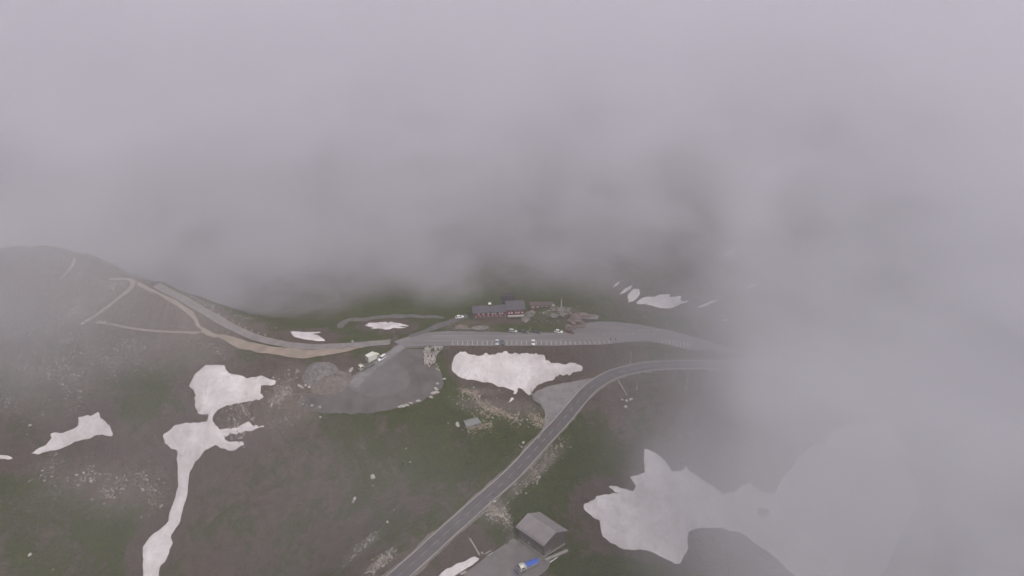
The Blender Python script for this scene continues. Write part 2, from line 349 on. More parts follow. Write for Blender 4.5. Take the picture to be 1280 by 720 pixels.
# stones: flecks of voronoi cells
g = N(t, 'ShaderNodeNewGeometry')
def flecks(scale, size):
    vo = N(t, 'ShaderNodeTexVoronoi', feature='F1'); vo.inputs['Scale'].default_value = scale; vo.inputs['Randomness'].default_value = 1; t.links.new(g.outputs['Position'], vo.inputs['Vector'])
    se = N(t, 'ShaderNodeSeparateColor'); t.links.new(vo.outputs['Color'], se.inputs[0])
    near_ = math_(t, 'LESS_THAN', vo.outputs['Distance'], size)
    gate = math_(t, 'LESS_THAN', se.outputs[0], math_(t, 'MULTIPLY', math_(t, 'ADD', sx.outputs[1], -.08), math_(t, 'ADD', mid, .1)))
    return math_(t, 'MULTIPLY', near_, gate), se.outputs[1]
f1, c1_ = flecks(.9, .42); f2, c2_ = flecks(2.2, .42)
stone = mix(t, c1_, (.15, .138, .125), (.27, .255, .235)); gravel = mix(t, math_(t, 'MULTIPLY', sx.outputs[1], math_(t, 'ADD', math_(t, 'MULTIPLY', fine2, .55), .2)), col, (.225, .192, .165))
streak = noise_fac(t, .55, 6, .7, .4, .62, stretch=(1, .13, .13))
gravel = mix(t, math_(t, 'MULTIPLY', math_(t, 'POWER', sx.outputs[1], 2.0), math_(t, 'ADD', math_(t, 'MULTIPLY', streak, .6), .3)), gravel, (.33, .275, .225))
col = mix(t, math_(t, 'MULTIPLY', f1, .75), gravel, stone); col = mix(t, math_(t, 'MULTIPLY', f2, .5), col, (.22, .205, .188))
t.links.new(col, b.inputs['Base Color'])
hgt = math_(t, 'ADD', math_(t, 'MULTIPLY', fine, .5), math_(t, 'ADD', math_(t, 'MULTIPLY', fine2, .2), math_(t, 'MULTIPLY', mid, .8))); hgt = math_(t, 'ADD', hgt, math_(t, 'MULTIPLY', math_(t, 'MAXIMUM', f1, f2), .8))
bump_(t, b, hgt, 1.0, .9)
tag(link('ground', me, m), kind='structure')

# ------------------------------------------------------------------ sheets and ribbons on the ground
def drape(name, pts, m, off=.06, step=1.4, parent=None, jitter=0, seed=0):
    """a closed outline laid over the ground"""
    n = len(pts); L = []
    for i in range(n):
        a, b = pts[i], pts[(i+1) % n]; k = max(1, int(np.hypot(*(b-a))/step))
        for j in range(k): L.append(a+(b-a)*j/k)
    L = np.array(L)
    if jitter:
        L = L + np.stack([fbm(L[:, 0], L[:, 1], 4, 3, seed+2), fbm(L[:, 0], L[:, 1], 4, 3, seed+8)], 1)*jitter
    x0, y0 = L.min(0); x1, y1 = L.max(0); gx, gy = np.meshgrid(np.arange(x0, x1, step), np.arange(y0, y1, step)); gx, gy = gx.ravel(), gy.ravel()
    k = sdf(gx, gy, L) > step*.45; G = np.stack([gx[k], gy[k]], 1)
    allp = [Vector(p) for p in L]+[Vector(p) for p in G]; nb = len(L)
    v, e, f, _, _, _ = delaunay_2d_cdt(allp, [], [list(range(nb))], 1, 1e-4)
    q = np.array([[p.x, p.y] for p in v]); z = H(q[:, 0], q[:, 1])+off
    me = mesh_of(np.column_stack([q, z]), [list(r) for r in f], True)
    if me.polygons and sum(p.normal.z for p in me.polygons) < 0: me.flip_normals()
    return link(name, me, m, parent)
def normals_of(c):
    tg = np.gradient(c, axis=0); tg /= np.linalg.norm(tg, axis=1)[:, None]; return np.stack([-tg[:, 1], tg[:, 0]], 1)
def ribbon(name, c, a, b, off, m, parent=None, taper=False, wob=0, seed=0, follow=None):
    """strip between offsets a and b (metres to the left of the line c)"""
    nn = normals_of(c); k = max(1, int(round(abs(b-a)/1.3))); V, F = [], []
    for i in range(len(c)):
        wl = fbm(c[i, 0], c[i, 1], 5, 3, seed)*wob; wr = fbm(c[i, 0], c[i, 1], 5, 3, seed+5)*wob
        for j in range(k+1):
            s = (a+wl)+((b+wr)-(a+wl))*j/k; p = c[i]+nn[i]*s; V.append((p[0], p[1], float(H(p[0], p[1]))+off))
    for i in range(len(c)-1):
        for j in range(k): q = i*(k+1)+j; F.append((q, q+k+1, q+k+2, q+1))
    me = mesh_of(V, F, True)
    if sum(p.normal.z for p in me.polygons) < 0: me.flip_normals()
    return link(name, me, m, parent)

asphalt = mat('asphalt', (.130, .119, .123), (.078, .072, .076), .3, .9, .3, .7)
asphalt_pale = mat('worn_asphalt', (.205, .192, .194), (.150, .140, .143), .16, .9, .3, .7, stretch=(.25, 1.6, 1))
paint = mat('road_paint', (.62, .58, .53), (.40, .37, .34), 1.6, .7)
sand = mat('sandy_gravel', (.33, .27, .215), (.20, .165, .135), .12, .95, .3, .7)
sandp = mat('pale_track_gravel', (.33, .285, .24), (.19, .16, .135), .45, .95, .3, .7)
grit = mat('dark_gravel', (.072, .064, .064), (.140, .126, .123), .16, .95, .3, .7, bump=.05)
grit2 = mat('grey_chippings', (.165, .155, .154), (.105, .098, .099), .14, .95, .3, .7, bump=.05)
layb = mat('lay_by_asphalt', (.28, .262, .262), (.175, .165, .168), .22, .9, .3, .7)
ridge = mat('ridge_gravel', (.24, .222, .215), (.17, .158, .152), .3, .95)

tag(ribbon('road_shoulder', road['pass_road'][1], -4.4, 4.4, .05, mat('shoulder_gravel', (.21, .185, .165), (.09, .08, .07), .8, .95, .3, .7), wob=1.2, seed=14), kind='structure')
pr = tag(ribbon('road', road['pass_road'][1], -3.6, 3.6, .10, asphalt), kind='structure')
c = road['pass_road'][1]; c1 = smooth(c, 1.0)
for s in (-3.35, 3.35): ribbon('edge_line', c1, s-.13, s+.13, .15, paint, pr)
nn = normals_of(c1)
V, F = [], []
for i in range(2, len(c1)-5, 6):      # dashed centre line
    for s_ in range(3):
        q = []
        for (ii, sd) in ((i+s_, -.06), (i+s_+1, -.06), (i+s_+1, .06), (i+s_, .06)):
            p = c1[ii]+nn[ii]*sd; q.append((p[0], p[1], hz(*p)+.15))
        n0 = len(V); V += q; F.append((n0, n0+1, n0+2, n0+3))
link('centre_line', mesh_of(V, F), paint, pr)
tag(drape('car_park', area['car_park'], asphalt_pale, .07, 2.0), kind='structure')
tag(drape('turning_place', area['turning_place'], grit, .06, 1.2, jitter=1.1), kind='structure')
disc = [(500, 433), (508, 434), (500, 442), (497, 452), (507, 462), (512, 474), (510, 484), (500, 490), (484, 494), (466, 495.5), (450, 492), (438, 486), (436, 479), (446, 467.5), (468, 452), (490, 438)]
tag(drape('chippings', smooth(np.array(trace(disc+disc[:1], H)), 1.5)[:-1], grit2, .09, 1.4, jitter=1.0, seed=4), kind='structure')
strip_c = smooth(trace([(502, 432), (490, 441), (476, 451), (462, 462), (448, 475), (441, 483)], H), 1.5)
tag(ribbon('worn_strip', strip_c, -2.6, 2.6, .13, mat('worn_tarmac', (.25, .238, .245), (.13, .123, .128), .35, .8, .3, .7), wob=1.0, seed=44), kind='structure')
for n_e, e_ in enumerate(([(577, 489), (587, 490), (596, 498), (606, 507), (615, 513)], [(600, 517), (618, 514), (636, 520), (655, 529)])):
    tag(ribbon('bare_earth', smooth(trace(e_, H), 1.0), -.7, .7, .04, mat('bare_tan_earth', (.24, .19, .145), (.12, .095, .072), .6, .95, .3, .7), wob=2.2, seed=50+n_e*3), kind='structure')
tag(drape('lay_by', area['lay_by'], layb, .055, 1.3, jitter=.5), kind='structure')
tag(drape('barn_yard', area['barn_yard'], mat('yard_gravel', (.20, .182, .180), (.15, .135, .134), .3, .95), .06, 1.6, jitter=.4), kind='structure')
tag(drape('sand_clearing', area['sand_clearing'], sand, .075, 1.6, jitter=.7, seed=9), kind='structure')
tag(ribbon('ridge_road', road['ridge_road'][1], -2.4, 2.4, .08, ridge, wob=.5), kind='structure')
tag(ribbon('driveway', road['driveway'][1], -1.8, 1.8, .10, asphalt, wob=.1), kind='structure')
tag(ribbon('gravel_road', road['meadow_road'][1], -2.0, 1.6, .06, mat('dull_gravel', (.13, .12, .118), (.08, .078, .07), .5, .95, .3, .7), wob=1.6, seed=31), kind='structure')
for k, nm in (('lower_track', 'dirt_track'), ('upper_track', 'dirt_track'), ('switchback_track', 'dirt_track'), ('hill_path', 'footpath'), ('barn_path', 'footpath')):
    w_ = road[k][0]; tag(ribbon(nm, road[k][1], -w_/2, w_/2, .05, sandp if k != 'barn_path' else sand, wob=1.1, seed=len(k)), kind='structure')

# ------------------------------------------------------------------ snow
m, t, b = nt('old_snow'); b.inputs['Roughness'].default_value = .75; b.inputs['Specular IOR Level'].default_value = .2
f = noise_fac(t, .10, 9, .72, .38, .7); f2_ = noise_fac(t, .6, 7, .75, .5, .75); f3 = noise_fac(t, .09, 6, .65, .42, .68, stretch=(2.2, .5, 1))
c_ = mix(t, f, (.76, .735, .74), (.55, .52, .525)); c_ = mix(t, math_(t, 'MULTIPLY', f2_, .5), c_, (.36, .31, .285)); c_ = mix(t, math_(t, 'MULTIPLY', f3, .45), c_, (.47, .42, .42)); t.links.new(c_, b.inputs['Base Color'])
bump_(t, b, math_(t, 'ADD', f, f2_), .5, .35); snowm = m
SNOWP = []
def snow(pp, label, step=.7, thick=.9, edge=.9, org=(0, 0), sc=1.0):
    pts = np.array(trace([(org[0]+x/sc, org[1]+y/sc) for x, y in pp], H)); dense = []
    n = len(pts)
    for i in range(n):
        a, b = pts[i], pts[(i+1) % n]; k = max(1, int(np.hypot(*(b-a))/2.5))
        for j in range(k): dense.append(a+(b-a)*j/k)
    dense = np.array(dense); SNOWP.append(dense); x0, y0 = dense.min(0)-3; x1, y1 = dense.max(0)+3
    gx, gy = np.arange(x0, x1, step), np.arange(y0, y1, step); X, Y = np.meshgrid(gx, gy, indexing='ij')
    D = sdf(X, Y, dense) + fbm(X, Y, 3.2, 3, 60)*edge
    hgt = np.where(D > 0, thick*(1-np.exp(-D*.55)), D*.8) + np.where(D > 1, fbm(X, Y, 6, 3, 70)*.12, 0)
    Z = H(X, Y)+np.maximum(hgt, -.6); keepv = D > -1.5*step
    id_ = -np.ones(X.shape, int); cell = keepv[:-1, :-1] & keepv[1:, :-1] & keepv[1:, 1:] & keepv[:-1, 1:]
    use = np.zeros(X.shape, bool)
    for dx in (0, 1):
        for dy in (0, 1): use[dx:X.shape[0]-1+dx, dy:X.shape[1]-1+dy] |= cell
    id_[use] = np.arange(use.sum()); V = np.stack([X[use], Y[use], Z[use]], 1); I, J = np.where(cell)
    F = [(id_[i, j], id_[i+1, j], id_[i+1, j+1], id_[i, j+1]) for i, j in zip(I, J)]
    cen = V.mean(0); cen[2] = 0
    o = link('snow_patch', mesh_of(V-cen, F, True), snowm, loc=tuple(cen)); return tag(o, label, 'snow patch', 'old snow patches left on the mountain slopes')
snow([(60,90),(110,75),(150,85),(185,105),(250,100),(300,90),(335,80),(440,82),(590,75),(640,92),(720,90),(790,82),(850,90),(878,105),(865,122),(900,145),(960,170),(1040,175),(1100,170),(1150,185),(1200,212),(1180,235),(1100,255),(1000,270),(940,285),(925,298),(945,315),(880,335),(800,370),(760,395),(740,430),(738,452),(710,445),(690,430),(650,400),(625,395),(615,420),(600,445),(575,440),(575,428),(600,425),(540,400),(480,378),(350,340),(250,325),(170,318),(110,298),(60,260),(38,220),(35,170),(50,120)],
     'wide bright snow patch in the hollow between car park and lay-by', org=(560, 430), sc=7.11, thick=1.3)
snow([(580,476),(588,492),(560,514),(533,520),(552,495),(560,476)], 'tiny heart-sized snow remnant just below the wide snow patch', .5, .5, .2, (560, 430), 7.11)
snow([(236.7, 481.0), (243.2, 468.5), (256.4, 457.4), (264.7, 456.4), (280.0, 456.9), (286.2, 466.4), (302.2, 469.9), (316.1, 472.2), (327.2, 470.6), (335.6, 473.3), (347.4, 477.2), (339.7, 482.4), (325.8, 482.4), (325.8, 491.4), (329.7, 495.6), (324.4, 499.0), (305.0, 501.8), (285.6, 506.7), (273.1, 511.5), (266.8, 520.6), (266.4, 528.2), (268.3, 527.5), (274.1, 537.2), (295.5, 533.3), (311.0, 526.3), (315.7, 532.5), (329.7, 532.5), (311.0, 538.0), (291.6, 543.0), (279.9, 548.1), (287.7, 552.0), (303.3, 552.0), (305.6, 556.6), (287.7, 561.7), (272.2, 556.6), (256.6, 562.5), (244.9, 576.1), (235.2, 591.6), (233.3, 622.7), (225.5, 650.0), (213.8, 669.4), (215.8, 677.2), (211.9, 690.8), (202.2, 704.4), (197.5, 719.9), (194.4, 743.3), (176.9, 743.3), (179.6, 719.9), (178.1, 683.0), (186.6, 673.3), (210.0, 651.9), (217.7, 626.6), (222.4, 607.2), (221.6, 583.9), (220.8, 564.4), (206.1, 554.7), (204.1, 545.0), (217.7, 533.3), (237.2, 527.5), (253.5, 527.1), (258.5, 527.8), (259.9, 519.2), (247.4, 517.8), (243.2, 496.9), (245.0, 494.9), (242.5, 487.2)],
     'long snow gully with broad head running down the left slope', thick=1.2)
snow([(98,328),(150,300),(165,275),(160,260),(215,255),(250,235),(252,212),(290,202),(316,193),(325,215),(350,235),(361,265),(300,270),(240,290),(200,312),(130,325)], 'wing-shaped lilac snow patch alone on the far left slope', org=(0, 440), sc=2.572)
snow([(-40,330),(0,330),(25,332),(47,340),(30,347),(-40,347)], 'thin snow sliver cut off by the left photo edge', .6, .5, .2, (0, 440), 2.572)
snow([(160,415),(205,400),(215,385),(310,365),(290,375),(255,345),(290,340),(330,355),(355,362),(370,345),(335,305),(410,295),(395,240),(400,192),(430,205),(470,225),(500,265),(515,285),(550,280),(570,260),(590,290),(650,325),(720,375),(760,370),(820,325),(870,370),(920,380),(960,300),(1050,200),(1200,100),(1400,80),(1500,400),(1300,800),(1050,760),(1000,704),(940,640),(870,590),(800,540),(720,515),(640,510),(580,530),(575,600),(545,655),(520,655),(480,630),(430,608),(300,590),(235,545),(220,480),(190,460),(165,440)],
     'largest snow field with jagged left edge, fading into fog right of barn', org=(680, 500), sc=3.2, thick=1.2)
snow([(75,715),(150,635),(200,615),(330,560),(420,525),(490,490),(545,530),(450,600),(350,660),(260,715),(220,760),(40,760)], 'tongue of snow beside the barn yard at the bottom edge', .7, .8, .3, (540, 640), 9)
snow([(775,360),(940,360),(950,365),(900,372),(940,385),(975,412),(920,412),(850,402),(800,388)], 'flat triangular snow patch behind the sandy clearing', .8, .5, .3, (180, 330), 4.267)
snow([(397,262),(440,235),(590,228),(600,240),(630,225),(690,240),(800,268),(765,270),(660,262),(700,270),(790,280),(650,285),(620,298),(580,300),(520,290),(440,285),(480,275),(420,270)], 'ragged snow patch on the meadow inside the grey loop', .8, .5, .3, (400, 370), 7.11)
snow([(250,230),(300,190),(340,178),(400,180),(440,162),(515,162),(505,180),(600,168),(580,205),(620,215),(650,200),(640,220),(590,235),(520,265),(430,262),(370,245),(330,235)], 'larger snow patch with torn upper edge beyond the car park', .9, .6, .4, (750, 340), 5.818)
snow([(670,264),(750,235),(820,205),(890,198),(830,220),(780,245),(730,260)], 'slanting snow streak right of the torn snow patch beyond the car park', .8, .5, .2, (750, 340), 5.818)
snow([(205,222),(200,170),(240,120),(290,120),(290,170),(240,215)], 'striped snow patch touching the torn snow patch on its left', .8, .5, .3, (750, 340), 5.818)
snow([(140,162),(180,120),(240,93),(225,122),(170,155)], 'faint short snow streak up left of the striped snow patch', .8, .5, .2, (750, 340), 5.818)
snow([(85,115),(115,80),(150,68),(135,90),(100,112)], 'faintest snow streak, leftmost of those fading beyond the car park', .8, .5, .2, (750, 340), 5.818)
snow([(872,357),(900,346),(947,343),(925,356)], 'smallest snow sliver on the slope just above the car park end', .6, .4, .1, (750, 340), 5.818)
snow([(1036,132),(1080,95),(1150,78),(1170,92),(1090,120)], 'curved snow streak high on the misty right slope', .8, .5, .2, (750, 340), 5.818)
snow([(704,266),(730,245),(747,238),(747,252),(722,267)], 'highest snow fleck on the dark misty right slope', .8, .5, .2, (640, 220), 2.667)
# ================================================================== things
white = mat('white_paint', (.78, .77, .74), (.70, .69, .66), 1, .45, spec=.5); glass = mat('dark_glass', (.035, .040, .045), (.02, .022, .025), 1, .12, spec=.6)
rubber = mat('rubber', (.03, .03, .03), (.02, .02, .02), 3, .9); steel = mat('galvanised_steel', (.42, .42, .41), (.33, .33, .33), 4, .5, metal=.4)
dark = mat('dark_steel', (.06, .06, .065), None, 4, .6); pale_stone = mat('pale_stone', (.46, .43, .39), (.32, .30, .275), 1.3, .95, bump=.05)
grey_stone = mat('grey_stone', (.30, .28, .26), (.19, .178, .168), 1.2, .95, bump=.08); conc = mat('concrete', (.36, .345, .325), (.28, .265, .25), .9, .9)
wood = mat('weathered_wood', (.20, .165, .135), (.125, .10, .085), 2.5, .9, stretch=(1, 1, .2)); lamp_m = mat('headlight_glass', (.75, .76, .78), (.6, .6, .62), 1, .15, spec=.6)

# ------------------------------------------------------------------ mountain inn
redwood = mat('red_painted_boards', (.150, .022, .028), (.080, .015, .020), 1.2, .85, stretch=(4, 4, .3)); plinth = mat('stone_plinth', (.115, .085, .075), (.075, .058, .052), 1.5, .95)
slate = mat('dark_slate_roof', (.075, .074, .088), (.052, .051, .062), .8, .6, spec=.4, stretch=(.4, 3, 3)); trim = mat('dark_trim', (.045, .038, .04), None, 2, .8)
winm = mat('window_white', (.78, .74, .74), (.62, .58, .60), 2, .5); curtain = mat('curtained_glass', (.58, .52, .54), (.40, .36, .38), 5, .3, spec=.5)
hx, hy, hyaw = HOTEL
inn = thing('mountain_inn', 'long dark red inn with slate roofs standing above the car park', 'building', (hx, hy, 3.0), hyaw)
def gable(bm, x0, x1, y0, y1, ze, zr, th=.22, over=.5):
    """two roof slabs over x0..x1, ridge along x"""
    ym = (y0+y1)/2; k = (zr-ze)/(ym-y0)
    for s, ya in ((1, y0-over), (-1, y1+over)):
        za = ze-over*k; pts = [(ya, za), (ym, zr), (ym, zr+th), (ya, za+th)]
        a = [bm.verts.new((x0-over, y, z)) for y, z in pts]; b = [bm.verts.new((x1+over, y, z)) for y, z in pts]
        bm.faces.new(a); bm.faces.new(b[::-1])
        for i in range(4): bm.faces.new((a[(i+1) % 4], a[i], b[i], b[(i+1) % 4]))
def walls(bm, x0, x1, y0, y1, z0, ze, zr):
    ym = (y0+y1)/2; pts = [(y0, z0), (y1, z0), (y1, ze), (ym, zr), (y0, ze)]
    a = [bm.verts.new((x0, y, z)) for y, z in pts]; b = [bm.verts.new((x1, y, z)) for y, z in pts]; bm.faces.new(a); bm.faces.new(b[::-1])
    for i in range(5): bm.faces.new((a[(i+1) % 5], a[i], b[i], b[(i+1) % 5]))
bm = bmesh.new(); walls(bm, 0, 17.2, 0, 6.8, .9, 3.75, 5.3); link('main_wall', done(bm), redwood, inn)
bm = bmesh.new(); box(bm, -.08, 17.3, -.08, 6.9, -.6, .9); box(bm, 17.3, 26.2, -.3, 8.7, -.6, .9); link('plinth', done(bm), plinth, inn)
bm = bmesh.new(); gable(bm, 0, 17.15, 0, 6.8, 3.77, 5.32); mr = link('main_roof', done(bm), slate, inn)
bm = bmesh.new(); walls(bm, 17.3, 26.1, -.2, 8.6, .9, 4.8, 7.0); link('tall_wall', done(bm), redwood, inn)
bm = bmesh.new(); gable(bm, 17.25, 26.2, -.2, 8.6, 4.82, 7.02); link('tall_roof', done(bm), slate, inn)
bm = bmesh.new(); box(bm, 15.4, 21.6, 8.7, 11.6, -.6, 7.3); link('rear_wall', done(bm), trim, inn)
bm = bmesh.new(); box(bm, 15.1, 21.9, 8.75, 11.9, 7.3, 7.6, .05); link('rear_roof', done(bm), trim, inn)
bm = bmesh.new(); box(bm, 8.2, 9.2, 3.2, 4.2, 4.6, 6.4); ch = link('chimney', done(bm), trim, inn)
bm = bmesh.new(); box(bm, 7.95, 9.45, 2.95, 4.45, 6.4, 6.95, .08); link('chimney_cap', done(bm), white, ch)
def window(px, z, w_, h_, y, m2=None, bars=True):
    bm = bmesh.new(); f_ = .1
    for x0, x1, z0, z1 in ((px-w_/2-f_, px+w_/2+f_, z-h_/2-f_, z-h_/2), (px-w_/2-f_, px+w_/2+f_, z+h_/2, z+h_/2+f_), (px-w_/2-f_, px-w_/2, z-h_/2, z+h_/2), (px+w_/2, px+w_/2+f_, z-h_/2, z+h_/2)):
        box(bm, x0, x1, y-.1, y+.02, z0, z1)
    wi = link('window', done(bm), winm, inn); bm = bmesh.new(); box(bm, px-w_/2, px+w_/2, y-.06, y-.01, z-h_/2, z+h_/2); link('pane', done(bm), m2 or curtain, wi)
for px in (2.7, 5.1, 7.6, 9.9, 11.2, 13.6, 14.9): window(px, 2.75, .6, .6, 0)
for px in (18.5, 19.8, 22.0, 23.3, 25.2): window(px, 2.75, .6, .6, -.2)
for px in (1.4, 3.5, 5.6, 7.7, 9.8, 11.9, 14.0): window(px, 1.45, .5, .42, 0, glass)
for px in (19.2, 21.6, 24): window(px, 4.25, .6, .5, -.2, glass)
bm = bmesh.new(); box(bm, 17.6, 25.9, -2.2, -.32, 1.35, 1.5); link('balcony_floor', done(bm), conc, inn)
bm = bmesh.new()
for i in range(18): box(bm, 17.7+i*.475, 17.76+i*.475, -2.15, -2.1, 1.5, 2.3)
box(bm, 17.6, 25.9, -2.17, -2.08, 2.3, 2.38); link('balcony_rail', done(bm), winm, inn)
for px in (18, 21.7, 25.5):
    bm = bmesh.new(); box(bm, px, px+.2, -2.1, -1.9, -1.6, 1.35); link('balcony_post', done(bm), wood, inn)
bm = bmesh.new(); box(bm, -.06, .0, 1.6, 5.2, 1.2, 3.3); link('gable_shutter', done(bm), trim, inn)
bm = bmesh.new(); box(bm, 16.0, 16.9, -.09, -.01, .1, 2.1); d_ = link('door', done(bm), wood, inn)
bm = bmesh.new(); cyl(bm, (16.75, -.13, 1.1), (0, 1, 0), .035, .08, 8); link('handle', done(bm), steel, d_)
# low red terrace house beside it
q = P(663, 388.5); an = thing('terrace_house', 'low red terrace house with flat roof right of the inn', 'building', (q.x, q.y, q.z+.9), R(3))
bm = bmesh.new(); box(bm, 0, 12.5, 0, 3.4, -2.6, 2.1); link('wall', done(bm), mat('faded_red_boards', (.24, .085, .075), (.15, .055, .05), 1.3, .85), an)
bm = bmesh.new(); box(bm, -.3, 12.8, -.3, 3.7, 2.1, 2.25); link('roof', done(bm), plinth, an)
for i in range(5):
    bm = bmesh.new(); box(bm, .9+i*2.4, 1.9+i*2.4, -.06, -.005, .8, 1.7); wi = link('window', done(bm), winm, an)
    bm = bmesh.new(); box(bm, 1.0+i*2.4, 1.8+i*2.4, -.08, -.062, .9, 1.6); link('pane', done(bm), curtain, wi)

# ------------------------------------------------------------------ barn with a skewed plan
o_ = Vector((*at_z(680, 697, BARN_Z), BARN_Z)); U = Vector((math.cos(R(138.5)), math.sin(R(138.5)), 0)); W_ = Vector((math.cos(R(37)), math.sin(R(37)), 0)); Zv = Vector((0, 0, 1))
barn = thing('barn', 'weathered timber barn with pale metal gable roof behind the tanker truck', 'barn', o_)
def sk(u, v, z): return U*u+W_*v+Zv*z
def hull(bm, pts_a, pts_b):
    a = [bm.verts.new(p) for p in pts_a]; b = [bm.verts.new(p) for p in pts_b]; n = len(a); bm.faces.new(a); bm.faces.new(b[::-1])
    for i in range(n): bm.faces.new((a[(i+1) % n], a[i], b[i], b[(i+1) % n]))
def skbox(bm, u0, u1, v0, v1, z0, z1): hull(bm, [sk(u0, v0, z0), sk(u0, v1, z0), sk(u0, v1, z1), sk(u0, v0, z1)], [sk(u1, v0, z0), sk(u1, v1, z0), sk(u1, v1, z1), sk(u1, v0, z1)])
BL, BW, BE, BR = 13.0, 10.6, 7.9, 10.7
barnwood = mat('dark_barn_boards', (.125, .102, .098), (.070, .058, .056), .9, .9, stretch=(3.5, 3.5, .25)); barnroof = mat('pale_metal_roof', (.295, .270, .275), (.235, .215, .222), .35, .7, spec=.35, stretch=(1, 1, 1))
outline = [(0, .8), (BW, .8), (BW, BE), (BW*.47, BR), (0, BE)]
bm = bmesh.new(); hull(bm, [sk(0, v, z) for v, z in outline], [sk(BL, v, z) for v, z in outline]); wl = link('wall', done(bm), barnwood, barn)
bm = bmesh.new()
for i in range(1, 12): skbox(bm, -.03, -.001, i*BW/12-.04, i*BW/12+.04, .9, BE-.1)
for i in range(1, 15): skbox(bm, i*BL/15-.04, i*BL/15+.04, -.03, -.001, .9, BE-.1)
link('board_strips', done(bm), trim, wl)
bm = bmesh.new(); skbox(bm, -.12, BL+.1, -.12, BW+.12, -1.5, .8); link('foundation', done(bm), conc, barn)
bm = bmesh.new(); e = .55; k1 = (BR-BE)/(BW*.47); k2 = (BR-BE)/(BW*.53)
for a, b in (((-e, BE-e*k1), (BW*.47, BR)), ((BW+e, BE-e*k2), (BW*.47, BR))):
    p = [(a[0], a[1]+.02), (b[0], b[1]+.02), (b[0], b[1]+.2), (a[0], a[1]+.2)]; hull(bm, [sk(-.6, v, z) for v, z in p], [sk(BL+.6, v, z) for v, z in p])
rf = link('roof', done(bm), barnroof, barn)
bm = bmesh.new(); p = [(-e-.5, BE-(e+.5)*k1), (-e+.3, BE-(e-.3)*k1+.2), (-e+.3, BE-(e-.3)*k1+.3), (-e-.5, BE-(e+.5)*k1+.1)]
hull(bm, [sk(-.62, v, z) for v, z in p], [sk(BL+.62, v, z) for v, z in p]); link('eave_strip', done(bm), mat('eave_metal', (.235, .21, .215), None, .5, .8), rf)
bm = bmesh.new(); skbox(bm, -.62, BL+.62, BW*.47-.16, BW*.47+.16, BR+.17, BR+.27); link('ridge_cap', done(bm), conc, rf)
bm = bmesh.new()
for i in range(1, 14):
    u = -.6+i*(BL+1.2)/14
    for a, b in (((-e, BE-e*k1), (BW*.47, BR)), ((BW+e, BE-e*k2), (BW*.47, BR))):
        p = [(a[0], a[1]+.2), (b[0], b[1]+.2), (b[0], b[1]+.27), (a[0], a[1]+.27)]; hull(bm, [sk(u-.04, v, z) for v, z in p], [sk(u+.04, v, z) for v, z in p])
link('roof_seams', done(bm), mat('seam_metal', (.21, .19, .195), None, 1, .7), rf)
for u0, u1, nm in ((1.0, 3.6, 'barn_door'), (6.4, 8.4, 'barn_door'), (9.4, 11.4, 'barn_door')):
    bm = bmesh.new(); skbox(bm, u0, u1, -.09, -.035, .1, 3.3); dr = link(nm, done(bm), wood, barn)
    bm = bmesh.new(); skbox(bm, u0+.12, u0+.2, -.15, -.09, 1.3, 1.7); link('handle', done(bm), dark, dr)
bm = bmesh.new(); skbox(bm, 7.2, 8.0, -.16, -.1, 2.0, 2.7); link('notice_board', done(bm), conc, barn)
bm = bmesh.new(); skbox(bm, -.1, -.035, .8, 3.4, -.2, 2.6); link('gable_door', done(bm), mat('grey_boards', (.20, .185, .18), None, 1, .9, stretch=(3, 3, .3)), barn)
# concrete ledge and a plank by the gable
def bar(name, a, b, w_, h_, m, label, cat, group=None, lift=.0):
    a, b = Vector(a), Vector(b); L = (b-a).length; bm = bmesh.new(); box(bm, 0, L, -w_/2, w_/2, 0, h_, min(w_, h_)*.15)
    o = link(name, done(bm), m); o.matrix_world = Matrix.Translation(a+Vector((0, 0, lift))) @ (b-a).to_track_quat('X', 'Z').to_matrix().to_4x4(); return tag(o, label, cat, group)
bar('concrete_ledge', P(681, 700.5, -.3), P(709.5, 688.5, -.3), 1.1, .9, conc, 'low concrete ledge along the barn gable wall', 'ledge')
bar('plank', P(687.5, 703), P(697, 696.5), .35, .12, white, 'long white plank lying in grass right of the barn', 'plank')
bar('beam', P(586.6, 673.8, .55), P(599, 694.5, .35), .6, .4, conc, 'long pale beam lying down the bank below the road', 'beam')
bar('plank', P(606, 693), P(613.5, 688.2), .55, .2, conc, 'upper of two pale boards beside the snow tongue', 'board')
bar('plank', P(608.5, 695.5), P(616.3, 690.5), .55, .2, conc, 'lower of two pale boards beside the snow tongue', 'board')
bar('slab', P(575.5, 718), P(583, 715), 1.0, .3, conc, 'grey slab lying between snow tongue and yard at bottom edge', 'slab')
bar('rail', P(616.5, 687.5, .4), P(628.5, 681, .4), .12, .12, wood, 'thin wooden rail at the upper edge of the barn yard', 'rail')
bar('drain_pipe', P(772.5, 476, .15), P(784, 495.5, .15), .45, .35, conc, 'straight pale drain channel running downhill from road bend', 'drain')
bar('drain_pipe', P(697.5, 546.5, .1), P(703.2, 558, .1), .25, .25, conc, 'short pale drain channel beside road embankment', 'drain')

# ------------------------------------------------------------------ stone hut
q = Vector((HUT[0], HUT[1], -14.3)); hut = thing('stone_hut', 'tiny stone hut with grey tin roof on the grassy slope', 'hut', q, HUT[2])
bm = bmesh.new(); walls(bm, -3.0, 3.0, -1.9, 1.9, -.5, 1.7, 2.1); link('wall', done(bm), grey_stone, hut)
bm = bmesh.new(); gable(bm, -3.0, 3.0, -1.9, 1.9, 1.72, 2.3, .1, .35); rf = link('roof', done(bm), mat('tin_roof', (.235, .245, .238), (.17, .178, .172), 1.2, .6, stretch=(4, .4, 1)), hut)
bm = bmesh.new(); box(bm, -3.08, -3.0, -.5, .4, -.2, 1.4); link('door', done(bm), wood, hut)
bm = bmesh.new(); box(bm, .6, 1.3, -1.96, -1.9, .6, 1.2); link('window', done(bm), glass, hut)

